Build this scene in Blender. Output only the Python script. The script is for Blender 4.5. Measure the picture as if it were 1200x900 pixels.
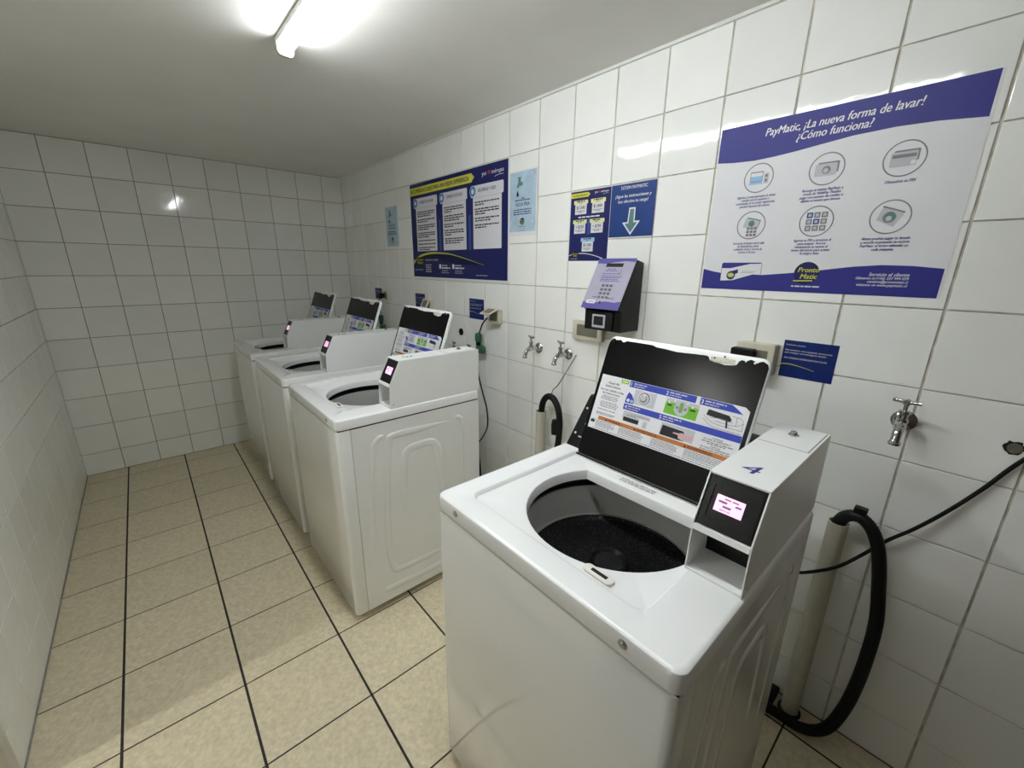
import bpy, bmesh, math, random
from mathutils import Vector, Matrix
from mathutils.geometry import tessellate_polygon

for o in list(bpy.data.objects):
    bpy.data.objects.remove(o)
random.seed(7)
scene = bpy.context.scene
COL = scene.collection

# ------------------------------------------------------------------ camera
cd = bpy.data.cameras.new('camera')
cd.sensor_width = 36.0
cd.lens = 483.364 / 1200 * 36.0
cd.shift_x = -1.684 / 1200
cd.shift_y = 2.953 / 1200
cd.clip_start = 0.02
cam = bpy.data.objects.new('camera', cd)
COL.objects.link(cam)
cam.location = (0.5139, -3.9716, 1.4641)
cam.rotation_euler = (1.28921, -0.01222, -0.72255)
scene.camera = cam

# ------------------------------------------------------------------ world, exposure
wd = bpy.data.worlds.new('world')
scene.world = wd
wd.use_nodes = True
wd.node_tree.nodes['Background'].inputs[0].default_value = (0.6, 0.62, 0.6, 1)
wd.node_tree.nodes['Background'].inputs[1].default_value = 0.02
vs = scene.view_settings
vs.view_transform = 'Standard'
vs.look = 'None'
vs.gamma = 1.0
vs.use_curve_mapping = False
vs.exposure = 0.19
scene.cycles.max_bounces = 12
scene.cycles.diffuse_bounces = 9
LAMP_POWER = 60.0       # emission of the ceiling batten
FLANK = 0.45            # flank emission relative to the underside
HALL_POWER = 160.0      # emission of the hallway batten beyond the doorway

# ------------------------------------------------------------------ room measures
W = 1.9923               # right wall face
H = 2.19                 # ceiling
YB = 0.0                 # back wall face
YF = -4.62               # wall behind the camera
ROWS = [2.1889 - 0.20325 * k for k in range(11)]
DOOR_Y0, DOOR_Y1, DOOR_H = -2.43, -3.22, 2.05

# ------------------------------------------------------------------ materials
MATS = {}
def mat(name, col, rough=0.5, metal=0.0, spec=0.5, noise=0.0, nscale=8.0, bump=0.0, bscale=20.0,
        rnd=0.0, coat=0.0, emit=None, estr=0.0):
    if name in MATS:
        return MATS[name]
    m = bpy.data.materials.new(name)
    m.use_nodes = True
    nt = m.node_tree
    b = nt.nodes['Principled BSDF']
    b.inputs['Base Color'].default_value = (*col, 1)
    b.inputs['Roughness'].default_value = rough
    b.inputs['Metallic'].default_value = metal
    b.inputs['Specular IOR Level'].default_value = spec
    b.inputs['Coat Weight'].default_value = coat
    b.inputs['Coat Roughness'].default_value = 0.08
    if noise or rnd:
        tc = nt.nodes.new('ShaderNodeTexCoord')
        nz = nt.nodes.new('ShaderNodeTexNoise')
        nz.inputs['Scale'].default_value = nscale
        nz.inputs['Detail'].default_value = 6
        nt.links.new(tc.outputs['Object'], nz.inputs['Vector'])
        mr = nt.nodes.new('ShaderNodeMapRange')
        mr.inputs['From Min'].default_value = 0.3
        mr.inputs['From Max'].default_value = 0.7
        mr.inputs['To Min'].default_value = 1 - noise
        mr.inputs['To Max'].default_value = 1 + noise
        nt.links.new(nz.outputs['Fac'], mr.inputs['Value'])
        hs = nt.nodes.new('ShaderNodeHueSaturation')
        hs.inputs['Color'].default_value = (*col, 1)
        if rnd:
            oi = nt.nodes.new('ShaderNodeObjectInfo')
            m2 = nt.nodes.new('ShaderNodeMapRange')
            m2.inputs['To Min'].default_value = 1 - rnd
            m2.inputs['To Max'].default_value = 1 + rnd
            nt.links.new(oi.outputs['Random'], m2.inputs['Value'])
            mu = nt.nodes.new('ShaderNodeMath'); mu.operation = 'MULTIPLY'
            nt.links.new(mr.outputs[0], mu.inputs[0]); nt.links.new(m2.outputs[0], mu.inputs[1])
            nt.links.new(mu.outputs[0], hs.inputs['Value'])
        else:
            nt.links.new(mr.outputs[0], hs.inputs['Value'])
        nt.links.new(hs.outputs[0], b.inputs['Base Color'])
    if bump:
        tc2 = nt.nodes.new('ShaderNodeTexCoord')
        n2 = nt.nodes.new('ShaderNodeTexNoise')
        n2.inputs['Scale'].default_value = bscale
        n2.inputs['Detail'].default_value = 3
        nt.links.new(tc2.outputs['Object'], n2.inputs['Vector'])
        bp = nt.nodes.new('ShaderNodeBump')
        bp.inputs['Strength'].default_value = bump
        bp.inputs['Distance'].default_value = 0.01
        nt.links.new(n2.outputs['Fac'], bp.inputs['Height'])
        nt.links.new(bp.outputs[0], b.inputs['Normal'])
    if emit:
        b.inputs['Emission Color'].default_value = (*emit, 1)
        b.inputs['Emission Strength'].default_value = estr
    MATS[name] = m
    return m

TILE = mat('glazed_white_tile', (0.90, 0.905, 0.88), rough=0.055, spec=0.5, noise=0.02, nscale=5, rnd=0.03, bump=0.07, bscale=11)
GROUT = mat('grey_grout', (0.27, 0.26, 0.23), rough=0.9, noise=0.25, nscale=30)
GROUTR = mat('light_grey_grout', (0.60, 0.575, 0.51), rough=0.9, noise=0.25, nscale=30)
FTILE = mat('beige_floor_tile', (0.665, 0.59, 0.425), rough=0.32, spec=0.35, noise=0.13, nscale=75, rnd=0.045, bump=0.05, bscale=90)
FGROUT = mat('dark_floor_grout', (0.035, 0.032, 0.028), rough=0.95, noise=0.3, nscale=40)
CEIL = mat('ceiling_paint', (0.85, 0.84, 0.805), rough=0.9, noise=0.03, nscale=3, bump=0.05, bscale=40)
PAINT = mat('wall_paint', (0.72, 0.71, 0.66), rough=0.7, noise=0.04, nscale=4)
ABSORB = mat('dark_bounce_absorber', (0.10, 0.075, 0.05), rough=0.5, noise=0.2, nscale=6)  # dark tone picked to soak up bounced light on unseen surfaces
FRAME = mat('cream_door_frame', (0.58, 0.55, 0.48), rough=0.5, noise=0.06, nscale=10)
ENAMEL = mat('white_enamel', (0.85, 0.855, 0.84), rough=0.10, spec=0.5, coat=0.4, noise=0.012, nscale=6)
DECK = mat('white_deck_enamel', (0.87, 0.88, 0.88), rough=0.2, spec=0.5, coat=0.3, noise=0.012, nscale=9)
BOXW = mat('white_powder_coat', (0.84, 0.85, 0.84), rough=0.28, spec=0.5, bump=0.03, bscale=300, noise=0.012, nscale=9)
GAP = mat('dark_gap', (0.01, 0.01, 0.01), rough=0.9, noise=0.1)
BLACKG = mat('black_gloss_enamel', (0.002, 0.002, 0.0025), rough=0.21, spec=0.17, bump=0.025, bscale=240, noise=0.1, nscale=20)
BLACKP = mat('black_plastic', (0.005, 0.005, 0.0055), rough=0.36, spec=0.28, bump=0.05, bscale=200, noise=0.1)
BLACKM = mat('black_metal', (0.006, 0.006, 0.0065), rough=0.42, spec=0.28, noise=0.1)
RUBBER = mat('black_rubber', (0.006, 0.006, 0.006), rough=0.5, spec=0.25, noise=0.2)
GREYP = mat('grey_tub_plastic', (0.42, 0.42, 0.40), rough=0.45, noise=0.03, nscale=6)
CREAM = mat('cream_plastic', (0.62, 0.59, 0.48), rough=0.45, noise=0.05, nscale=12)
CREAMD = mat('smoked_window', (0.17, 0.16, 0.12), rough=0.3, noise=0.1)
PVC = mat('white_pvc', (0.52, 0.50, 0.42), rough=0.45, noise=0.08, nscale=14)
CHROME = mat('chrome', (0.50, 0.50, 0.49), rough=0.14, metal=1.0, noise=0.12, nscale=30)
STEEL = mat('steel_screw', (0.45, 0.45, 0.45), rough=0.3, metal=1.0, noise=0.1)
GREEN = mat('green_plastic', (0.02, 0.10, 0.045), rough=0.4, noise=0.1)
LAMPW = mat('white_lamp_metal', (0.80, 0.80, 0.77), rough=0.4, noise=0.02)
TUBE = mat('lit_tube', (0.9, 0.9, 0.9), rough=0.4, emit=(0.95, 0.995, 1.01), estr=LAMP_POWER)
TUBE2 = mat('lit_hall_tube', (0.9, 0.9, 0.9), rough=0.4, emit=(0.98, 1.0, 0.97), estr=HALL_POWER)
LCD = mat('pink_lcd', (0.9, 0.5, 0.75), rough=0.3, emit=(1.0, 0.56, 0.83), estr=0.85)
# prints
P_WHITE = mat('print_white', (0.76, 0.76, 0.79), rough=0.45, spec=0.3, noise=0.01)
P_CARD = mat('print_card_white', (0.70, 0.69, 0.74), rough=0.45, spec=0.3, noise=0.01)
P_NAVY = mat('print_navy', (0.030, 0.032, 0.235), rough=0.45, spec=0.3, noise=0.05, nscale=5)
P_DNAVY = mat('print_dark_navy', (0.011, 0.015, 0.105), rough=0.45, spec=0.3, noise=0.08, nscale=4)
P_BLUE = mat('print_royal_blue', (0.012, 0.045, 0.20), rough=0.45, spec=0.3, noise=0.08, nscale=20)
P_DBLUE = mat('print_deep_blue', (0.004, 0.018, 0.135), rough=0.45, spec=0.3, noise=0.08, nscale=20)
P_MBLUE = mat('print_mid_blue', (0.035, 0.08, 0.28), rough=0.45, spec=0.3, noise=0.05)
P_YEL = mat('print_yellow_green', (0.62, 0.62, 0.07), rough=0.45, spec=0.3, noise=0.03)
P_PYEL = mat('print_pale_yellow', (0.72, 0.72, 0.36), rough=0.45, spec=0.3, noise=0.03)
P_SKY = mat('print_sky_blue', (0.30, 0.52, 0.76), rough=0.45, spec=0.3, noise=0.03)
P_AQUA = mat('print_aqua', (0.41, 0.55, 0.67), rough=0.45, spec=0.3, noise=0.12, nscale=14)
P_GREY = mat('print_grey', (0.24, 0.23, 0.25), rough=0.45, spec=0.3, noise=0.03)
P_LGREY = mat('print_light_grey', (0.52, 0.53, 0.56), rough=0.45, spec=0.3, noise=0.03)
P_INK = mat('print_black', (0.012, 0.012, 0.015), rough=0.45, spec=0.3, noise=0.05)
P_RED = mat('print_red', (0.50, 0.03, 0.03), rough=0.45, spec=0.3, noise=0.03)
P_TEAL = mat('print_teal', (0.10, 0.22, 0.22), rough=0.45, spec=0.3, noise=0.1, nscale=30)
P_GREEN = mat('print_green', (0.16, 0.46, 0.03), rough=0.45, spec=0.3, noise=0.05)
P_ORANGE = mat('print_orange', (0.50, 0.17, 0.035), rough=0.45, spec=0.3, noise=0.05)
P_VIOLET = mat('print_violet_blue', (0.035, 0.06, 0.42), rough=0.45, spec=0.3, noise=0.03)
P_LILAC = mat('print_lilac', (0.38, 0.365, 0.47), rough=0.45, spec=0.3, noise=0.05, nscale=12)
P_SKIN = mat('print_pink', (0.62, 0.42, 0.42), rough=0.45, spec=0.3, noise=0.03)

# ------------------------------------------------------------------ object helpers
def tag(o, label=None, cat=None, group=None, kind=None):
    if label: o['label'] = label
    if cat: o['category'] = cat
    if group: o['group'] = group
    if kind: o['kind'] = kind
    return o

def empty(name, loc=(0, 0, 0), label=None, cat=None, group=None):
    o = bpy.data.objects.new(name, None)
    o.empty_display_size = 0.05
    o.location = loc
    COL.objects.link(o)
    return tag(o, label, cat, group)

def link_mesh(name, me, m=None, parent=None, smooth=None):
    if m is not None and not me.materials:
        me.materials.append(m)
    if smooth is not None:
        me.shade_smooth()
        me.set_sharp_from_angle(angle=math.radians(smooth))
    o = bpy.data.objects.new(name, me)
    COL.objects.link(o)
    if parent is not None:
        o.parent = parent
    return o

def from_bm(name, bm, m, parent=None, smooth=None, recalc=True):
    if recalc:
        bmesh.ops.recalc_face_normals(bm, faces=bm.faces[:])
    me = bpy.data.meshes.new(name)
    bm.to_mesh(me); bm.free()
    return link_mesh(name, me, m, parent, smooth)

def bm_box(bm, x0, x1, y0, y1, z0, z1):
    vs_ = [bm.verts.new((x, y, z)) for z in (z0, z1) for y in (y0, y1) for x in (x0, x1)]
    for f in ((0, 2, 3, 1), (4, 5, 7, 6), (0, 1, 5, 4), (2, 6, 7, 3), (0, 4, 6, 2), (1, 3, 7, 5)):
        bm.faces.new([vs_[i] for i in f])

def box(name, x0, x1, y0, y1, z0, z1, m, parent=None, bevel=0.0, seg=2):
    bm = bmesh.new()
    bm_box(bm, min(x0, x1), max(x0, x1), min(y0, y1), max(y0, y1), min(z0, z1), max(z0, z1))
    if bevel:
        bmesh.ops.bevel(bm, geom=bm.edges[:], offset=bevel, segments=seg, affect='EDGES', profile=0.5)
    return from_bm(name, bm, m, parent, 40 if bevel else None)

def boxes(name, lst, m, parent=None):
    bm = bmesh.new()
    for b in lst: bm_box(bm, *b)
    return from_bm(name, bm, m, parent)

def prism(name, pts, axis, a0, a1, m, parent=None, bevel=0.0, seg=2, smooth=40):
    """polygon pts in the plane across `axis`, extruded from a0 to a1"""
    bm = bmesh.new()
    def P(p, a):
        return {'x': (a, p[0], p[1]), 'y': (p[0], a, p[1]), 'z': (p[0], p[1], a)}[axis]
    lo = [bm.verts.new(P(p, a0)) for p in pts]
    hi = [bm.verts.new(P(p, a1)) for p in pts]
    n = len(pts)
    bm.faces.new(lo); bm.faces.new(hi[::-1])
    for i in range(n):
        bm.faces.new([lo[i], hi[i], hi[(i + 1) % n], lo[(i + 1) % n]])
    bmesh.ops.recalc_face_normals(bm, faces=bm.faces[:])
    if bevel:
        bmesh.ops.bevel(bm, geom=bm.edges[:], offset=bevel, segments=seg, affect='EDGES', profile=0.5)
    return from_bm(name, bm, m, parent, smooth)

def catmull(pts, n=8):
    P = [Vector(p) for p in pts]
    if len(P) < 3: return P
    out = []
    for i in range(len(P) - 1):
        p0 = P[i - 1] if i else P[0] * 2 - P[1]
        p1, p2 = P[i], P[i + 1]
        p3 = P[i + 2] if i + 2 < len(P) else P[-1] * 2 - P[-2]
        for k in range(n):
            t = k / n
            out.append(0.5 * ((2 * p1) + (p2 - p0) * t + (2 * p0 - 5 * p1 + 4 * p2 - p3) * t * t + (3 * p1 - p0 - 3 * p2 + p3) * t ** 3))
    out.append(P[-1])
    return out

def bm_tube(bm, path, rad, seg=10, caps=True, flat=None):
    """rad: number or function of the fraction; flat=(normal, height): elliptic section"""
    path = [Vector(p) for p in path]
    rings = []
    t0 = (path[1] - path[0]).normalized()
    ref = Vector((0, 0, 1)) if abs(t0.z) < 0.9 else Vector((1, 0, 0))
    nrm = (ref - t0 * ref.dot(t0)).normalized()
    for i, p in enumerate(path):
        a = path[max(i - 1, 0)]; b = path[min(i + 1, len(path) - 1)]
        t = (b - a).normalized()
        nrm = (nrm - t * nrm.dot(t)).normalized()
        bi = t.cross(nrm)
        r = rad(i / (len(path) - 1)) if callable(rad) else rad
        ring = []
        for k in range(seg):
            an = 2 * math.pi * k / seg
            if flat:
                fn = Vector(flat[0]); sd = t.cross(fn).normalized()
                q = p + sd * (math.cos(an) * r) + fn * (math.sin(an) * (flat[1](i / (len(path) - 1)) if callable(flat[1]) else flat[1]))
            else:
                q = p + nrm * (math.cos(an) * r) + bi * (math.sin(an) * r)
            ring.append(bm.verts.new(q))
        rings.append(ring)
    for i in range(len(rings) - 1):
        for k in range(seg):
            bm.faces.new([rings[i][k], rings[i][(k + 1) % seg], rings[i + 1][(k + 1) % seg], rings[i + 1][k]])
    if caps:
        bm.faces.new(rings[0][::-1]); bm.faces.new(rings[-1])

def tube(name, pts, rad, m, parent=None, seg=10, n=8, smoothpath=True, flat=None):
    bm = bmesh.new()
    bm_tube(bm, catmull(pts, n) if smoothpath else pts, rad, seg, True, flat)
    return from_bm(name, bm, m, parent, 50)

def bm_lathe(bm, prof, origin, axis, seg=20):
    """prof: list of (distance along axis, radius)"""
    ax = Vector(axis).normalized()
    ref = Vector((0, 0, 1)) if abs(ax.z) < 0.9 else Vector((1, 0, 0))
    e1 = (ref - ax * ref.dot(ax)).normalized(); e2 = ax.cross(e1)
    rings = []
    for d, r in prof:
        c = Vector(origin) + ax * d
        if r <= 1e-6:
            rings.append([bm.verts.new(c)])
        else:
            rings.append([bm.verts.new(c + e1 * (r * math.cos(2 * math.pi * k / seg)) + e2 * (r * math.sin(2 * math.pi * k / seg))) for k in range(seg)])
    for a, b in zip(rings, rings[1:]):
        for k in range(seg):
            if len(a) == 1 and len(b) == 1: continue
            if len(a) == 1: bm.faces.new([a[0], b[k], b[(k + 1) % seg]])
            elif len(b) == 1: bm.faces.new([a[k], a[(k + 1) % seg], b[0]])
            else: bm.faces.new([a[k], a[(k + 1) % seg], b[(k + 1) % seg], b[k]])

def lathe(name, prof, origin, axis, m, parent=None, seg=20, smooth=40):
    bm = bmesh.new()
    bm_lathe(bm, prof, origin, axis, seg)
    return from_bm(name, bm, m, parent, smooth)

def rrect(x0, x1, y0, y1, r, n=6):
    if not isinstance(r, (list, tuple)): r = [r] * 4
    out = []
    for (cx, cy, a0, rr) in ((x1 - r[0], y1 - r[0], 0, r[0]), (x0 + r[1], y1 - r[1], 90, r[1]), (x0 + r[2], y0 + r[2], 180, r[2]), (x1 - r[3], y0 + r[3], 270, r[3])):
        if rr <= 1e-6:
            out.append((cx, cy)); continue
        for k in range(n + 1):
            a = math.radians(a0 + 90 * k / n)
            out.append((cx + rr * math.cos(a), cy + rr * math.sin(a)))
    return out

# ------------------------------------------------------------------ flat print helper
_TXT = {}
def text_geo(s, off=0.0):
    if (s, off) in _TXT: return _TXT[(s, off)]
    cu = bpy.data.curves.new('t', 'FONT')
    cu.body = s; cu.resolution_u = 2; cu.size = 1.0; cu.offset = off
    ob = bpy.data.objects.new('t', cu)
    me = ob.to_mesh()
    v = [(p.co.x, p.co.y) for p in me.vertices]
    f = [tuple(p.vertices) for p in me.polygons]
    ob.to_mesh_clear()
    bpy.data.objects.remove(ob); bpy.data.curves.remove(cu)
    _TXT[(s, off)] = (v, f)
    return _TXT[(s, off)]
_hv = text_geo('H')[0]
CAP = max(p[1] for p in _hv)

class Art:
    """collects flat printed shapes in a sheet's own metric plane (x right, y up, origin top-left)"""
    def __init__(self, parent, w, h, base=0.0, step=0.0003):
        self.p, self.w, self.h, self.base, self.step, self.d, self.gid = parent, w, h, base, step, {}, 1
        self.tx = 0
    def _add(self, name, m, layer, v, f):
        one = name in ('fine_print', 'display_text', 'bullet', 'bubble')
        key = (name, 0) if one else (name, self.gid)
        self.d.setdefault(key, []).append((m, layer, v, f))
    def nxt(self):
        self.gid += 1
    def S(self, s, t): return (s * self.w, -t * self.h)
    def poly(self, name, m, pts, layer=1, frac=True):
        q = [self.S(*p) if frac else p for p in pts]
        tris = tessellate_polygon([[Vector((x, y, 0)) for x, y in q]])
        self._add(name, m, layer, q, tris)
    def rect(self, name, m, s0, t0, s1, t1, layer=1, r=0.0):
        x0, y1 = self.S(s0, t0); x1, y0 = self.S(s1, t1)
        self.poly(name, m, rrect(x0, x1, y0, y1, r, 4) if r else [(x0, y0), (x1, y0), (x1, y1), (x0, y1)], layer, False)
    def disc(self, name, m, s, t, r, layer=1, n=28, ry=None):
        x, y = self.S(s, t); ry = ry or r
        self.poly(name, m, [(x + r * math.cos(2 * math.pi * k / n), y + ry * math.sin(2 * math.pi * k / n)) for k in range(n)], layer, False)
    def ring(self, name, m, s, t, r0, r1, layer=1, n=36):
        x, y = self.S(s, t)
        v = []
        for k in range(n):
            a = 2 * math.pi * k / n
            v += [(x + r0 * math.cos(a), y + r0 * math.sin(a)), (x + r1 * math.cos(a), y + r1 * math.sin(a))]
        self._add(name, m, layer, v, [(2 * k, 2 * k + 1, (2 * k + 3) % (2 * n), (2 * k + 2) % (2 * n)) for k in range(n)])
    def band(self, name, m, pts, width, layer=1):
        """stroke through fractional pts; width number or list (metres)"""
        q = [Vector((*self.S(*p), 0)) for p in pts]
        q = catmull(q, 6)
        v = []
        for i, p in enumerate(q):
            a = q[max(i - 1, 0)]; b = q[min(i + 1, len(q) - 1)]
            t = (b - a).normalized(); n_ = Vector((-t.y, t.x, 0))
            w = width
            if isinstance(width, (list, tuple)):
                fr = i / (len(q) - 1); w = width[0] + (width[1] - width[0]) * fr
            v += [tuple((p + n_ * w / 2)[:2]), tuple((p - n_ * w / 2)[:2])]
        self._add(name, m, layer, v, [(2 * i, 2 * i + 1, 2 * i + 3, 2 * i + 2) for i in range(len(q) - 1)])
    def text(self, s, m, s0, t, cap, s1=None, align='L', shear=0.0, layer=2, cond=0.9, name='lettering', slope=0.0, bold=0.035):
        """baseline at t, cap height in metres, optionally fitted between s0 and s1"""
        v, f = text_geo(s)
        if not v: return
        self.tx += 1
        xa = min(p[0] for p in v); xb = max(p[0] for p in v)
        k = cap / CAP
        if s1 is not None:
            sx = (s1 - s0) * self.w / (xb - xa); x0 = s0 * self.w
        else:
            sx = k * cond; x0 = s0 * self.w
            wd_ = (xb - xa) * sx
            if align == 'C': x0 -= wd_ / 2
            if align == 'R': x0 -= wd_
        y0 = -t * self.h
        q = [(x0 + (p[0] - xa) * sx + p[1] * k * shear, y0 + p[1] * k + (p[0] - xa) * sx * slope) for p in v]
        g = self.gid
        if name == 'lettering': self.gid = 1000 + self.tx
        self._add(name, m, layer, q, f)
        if bold: self._add(name, m, layer + 0.25, [(p[0] + k * bold, p[1]) for p in q], f)
        self.gid = g
    def dashes(self, m, s0, s1, t, hgt, layer=2, name='fine_print', align='L', rng=random):
        """illegible fine print: word-long strokes"""
        x = s0 * self.w; e = s1 * self.w; y = -t * self.h
        while x < e - hgt:
            l = min(hgt * rng.uniform(1.5, 5.5), e - x)
            self._add(name, m, layer, [(x, y), (x + l, y), (x + l, y + hgt), (x, y + hgt)], [(0, 1, 2, 3)])
            x += l + hgt * 0.7
    def build(self):
        for (name, gid), parts in self.d.items():
            V, F, MI, ms = [], [], [], []
            for m, layer, v, f in parts:
                if m not in ms: ms.append(m)
                o = len(V); k = ms.index(m)
                V += [(x, y, self.base + self.step * layer) for x, y in v]
                for q in f:
                    q = tuple(i + o for i in q)
                    ar = sum(V[q[i]][0] * V[q[(i + 1) % len(q)]][1] - V[q[(i + 1) % len(q)]][0] * V[q[i]][1] for i in range(len(q)))
                    F.append(q if ar >= 0 else q[::-1]); MI.append(k)
            me = bpy.data.meshes.new(name)
            me.from_pydata(V, [], F)
            for m in ms: me.materials.append(m)
            me.polygons.foreach_set('material_index', MI)
            me.update()
            o = link_mesh(name, me, None, self.p)
            if name in ('fine_print', 'display_text', 'bullet', 'bubble'): o['kind'] = 'stuff'

M_RIGHT = Matrix(((0, 0, -1, 0), (-1, 0, 0, 0), (0, 1, 0, 0), (0, 0, 0, 1)))     # local x -> -y, y -> z, z -> -x
M_BACK = Matrix(((1, 0, 0, 0), (0, 0, -1, 0), (0, 1, 0, 0), (0, 0, 0, 1)))       # local x -> x, y -> z, z -> -y
M_LEFT = Matrix(((0, 0, 1, 0), (1, 0, 0, 0), (0, 1, 0, 0), (0, 0, 0, 1)))        # local x -> y, y -> z, z -> x
def place(o, M, loc):
    o.matrix_world = Matrix.Translation(loc) @ M

# ================================================================== STRUCTURE
_tiles = {}
def tile_mesh(w, h, t, bev, m):
    key = (round(w, 4), round(h, 4), round(bev, 5), m.name)
    if key in _tiles: return _tiles[key]
    x, y = w / 2, h / 2
    v = []
    for (dx, z) in ((0, 0), (0, t - bev), (bev * 0.35, t - bev * 0.3), (bev * 1.2, t)):
        v += [(-x + dx, -y + dx, z), (x - dx, -y + dx, z), (x - dx, y - dx, z), (-x + dx, y - dx, z)]
    f = [(12, 13, 14, 15)]
    for r in range(3):
        for k in range(4):
            f.append((4 * r + k, 4 * r + (k + 1) % 4, 4 * r + 4 + (k + 1) % 4, 4 * r + 4 + k))
    me = bpy.data.meshes.new('tile')
    me.from_pydata(v, [], f); me.update()
    me.materials.append(m)
    _tiles[key] = me
    return me

def lay(parent, us, vs_, ju, jv, tf, M, m, t=0.006, bev=0.0016, tilt=0.0016, skip=None):
    """tiles between consecutive grid lines us x vs_ ; tf(u, v) -> world point of the tile's centre on the bed"""
    for a, b in zip(us, us[1:]):
        for c, d in zip(vs_, vs_[1:]):
            w = abs(b - a) - ju; h = abs(d - c) - jv
            if w < 0.012 or h < 0.012: continue
            if skip and skip((a + b) / 2, (c + d) / 2): continue
            o = bpy.data.objects.new('tile', tile_mesh(w, h, t, bev, m))
            COL.objects.link(o); o.parent = parent
            R = Matrix.Rotation(random.uniform(-tilt, tilt), 4, 'X') @ Matrix.Rotation(random.uniform(-tilt, tilt), 4, 'Y')
            o.matrix_world = Matrix.Translation(tf((a + b) / 2, (c + d) / 2)) @ M @ R

T = 0.006; REC = 0.0045        # tile thickness; bed lies this far behind the tile face
def struct(name, *b, m=PAINT, parent=None):
    o = box(name, *b, m, parent)
    o['kind'] = 'structure'
    return o

zl = [H - 0.002] + ROWS[1:] + [0.0]
wr = struct('wall_right', W + REC, W + 0.15, YF, 0.15, 0, H + 0.1, m=GROUTR)
yr = [0.0]
k = 0
ycol = [-3.28684 + 0.20571 * i for i in range(15, -8, -1)]
yr += [y for y in ycol if y < -0.02 and y > YF] + [YF]
lay(wr, yr, zl, 0.0056, 0.0036, lambda u, v: (W + REC, u, v), M_RIGHT, TILE, T, 0.0012)
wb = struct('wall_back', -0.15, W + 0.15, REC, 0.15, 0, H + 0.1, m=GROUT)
xs = [0.203 * i for i in range(10)] + [W]
lay(wb, xs, zl, 0.0036, 0.0034, lambda u, v: (u, REC, v), M_BACK, TILE, T)
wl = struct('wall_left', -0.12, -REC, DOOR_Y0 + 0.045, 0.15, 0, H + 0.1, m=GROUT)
yl = [0.0] + [-0.104 - 0.2057 * i for i in range(11)] + [DOOR_Y0 + 0.047]
lay(wl, yl, zl, 0.0032, 0.0036, lambda u, v: (-REC, u, v), M_LEFT, TILE, T, 0.0005)
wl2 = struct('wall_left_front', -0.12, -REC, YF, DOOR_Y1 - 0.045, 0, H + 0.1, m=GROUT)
yl2 = [DOOR_Y1 - 0.047] + [DOOR_Y1 - 0.047 - 0.2057 * i for i in range(1, 7)] + [YF]
lay(wl2, yl2, zl, 0.0046, 0.0034, lambda u, v: (-REC, u, v), M_LEFT, TILE, T)
struct('wall_left_lintel', -0.12, -REC + 0.003, DOOR_Y1 - 0.045, DOOR_Y0 + 0.045, DOOR_H + 0.045, H + 0.1, m=PAINT)
struct('wall_front', -0.15, W + 0.15, YF - 0.12, YF, 0, H + 0.1, m=ABSORB)  # unseen wall behind the camera, coloured dark to cut bounced light
struct('ceiling', -0.12, W + 0.15, YF - 0.12, 0.15, H, H + 0.12, m=CEIL)
fl = struct('floor', -0.12, W + 0.15, YF - 0.12, 0.15, -0.12, -0.0009, m=FGROUT)
fx = [0.0, 0.2196, 0.5496, 0.8796, 1.2096, 1.5396, 1.8696, W]
fy = [0.0, -0.1614] + [-0.4942 - 0.33278 * i for i in range(13)] + [YF]
lay(fl, fx, fy, 0.0078, 0.0056, lambda u, v: (u, v, -T + 0.0005), Matrix.Identity(4), FTILE, T, 0.0007, 0.0003)
tr = struct('trim_1', W - 0.012, W - 0.0016, YF, 0, H - 0.010, H, m=LAMPW)
# sealant bead where the left wall meets the floor (dark, worn)
box_l = struct('trim_2', 0.0015, 0.006, DOOR_Y0 + 0.05, -0.003, 0.0006, 0.005, m=GROUT)

# doorway in the left wall, just outside the picture, with the lit hallway beyond
dfr = boxes('door_1', [(-0.13, 0.005, DOOR_Y0, DOOR_Y0 + 0.045, 0, DOOR_H + 0.045),
                       (-0.13, 0.005, DOOR_Y1 - 0.045, DOOR_Y1, 0, DOOR_H + 0.045),
                       (-0.13, 0.005, DOOR_Y1, DOOR_Y0, DOOR_H, DOOR_H + 0.045)], FRAME)
dfr['kind'] = 'structure'
block_leaf = box('bounce_block_leaf', 0.014, 0.052, DOOR_Y1 - 0.83, DOOR_Y1 - 0.02, 0.012, DOOR_H - 0.006, ABSORB, dfr, 0.002)  # open leaf added out of view to reduce bounce off the left wall
lathe('bounce_block_knob', [(0, 0.018), (0.003, 0.018), (0.006, 0.008), (0.03, 0.008), (0.036, 0.02), (0.052, 0.02), (0.058, 0.0)], (0.052, DOOR_Y1 - 0.76, 1.0), (1, 0, 0), CHROME, block_leaf, 18)  # knob on the added, unseen leaf
struct('floor_hallway', -1.75, -0.12, -4.6, -1.2, -0.12, 0.0, m=FTILE)
struct('ceiling_hallway', -1.75, -0.12, -4.6, -1.2, 2.35, 2.45, m=CEIL)
struct('wall_hallway_side', -1.85, -1.75, -4.6, -1.2, 0, 2.35, m=PAINT)
struct('wall_hallway_far', -1.75, -0.12, -1.2, -1.1, 0, 2.35, m=PAINT)
struct('wall_hallway_near', -1.75, -0.12, -4.7, -4.6, 0, 2.35, m=PAINT)
struct('wall_hallway_lintel', -0.1195, -0.06, DOOR_Y1 - 0.045, DOOR_Y0 + 0.045, H + 0.1, 2.35, m=PAINT)

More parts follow.
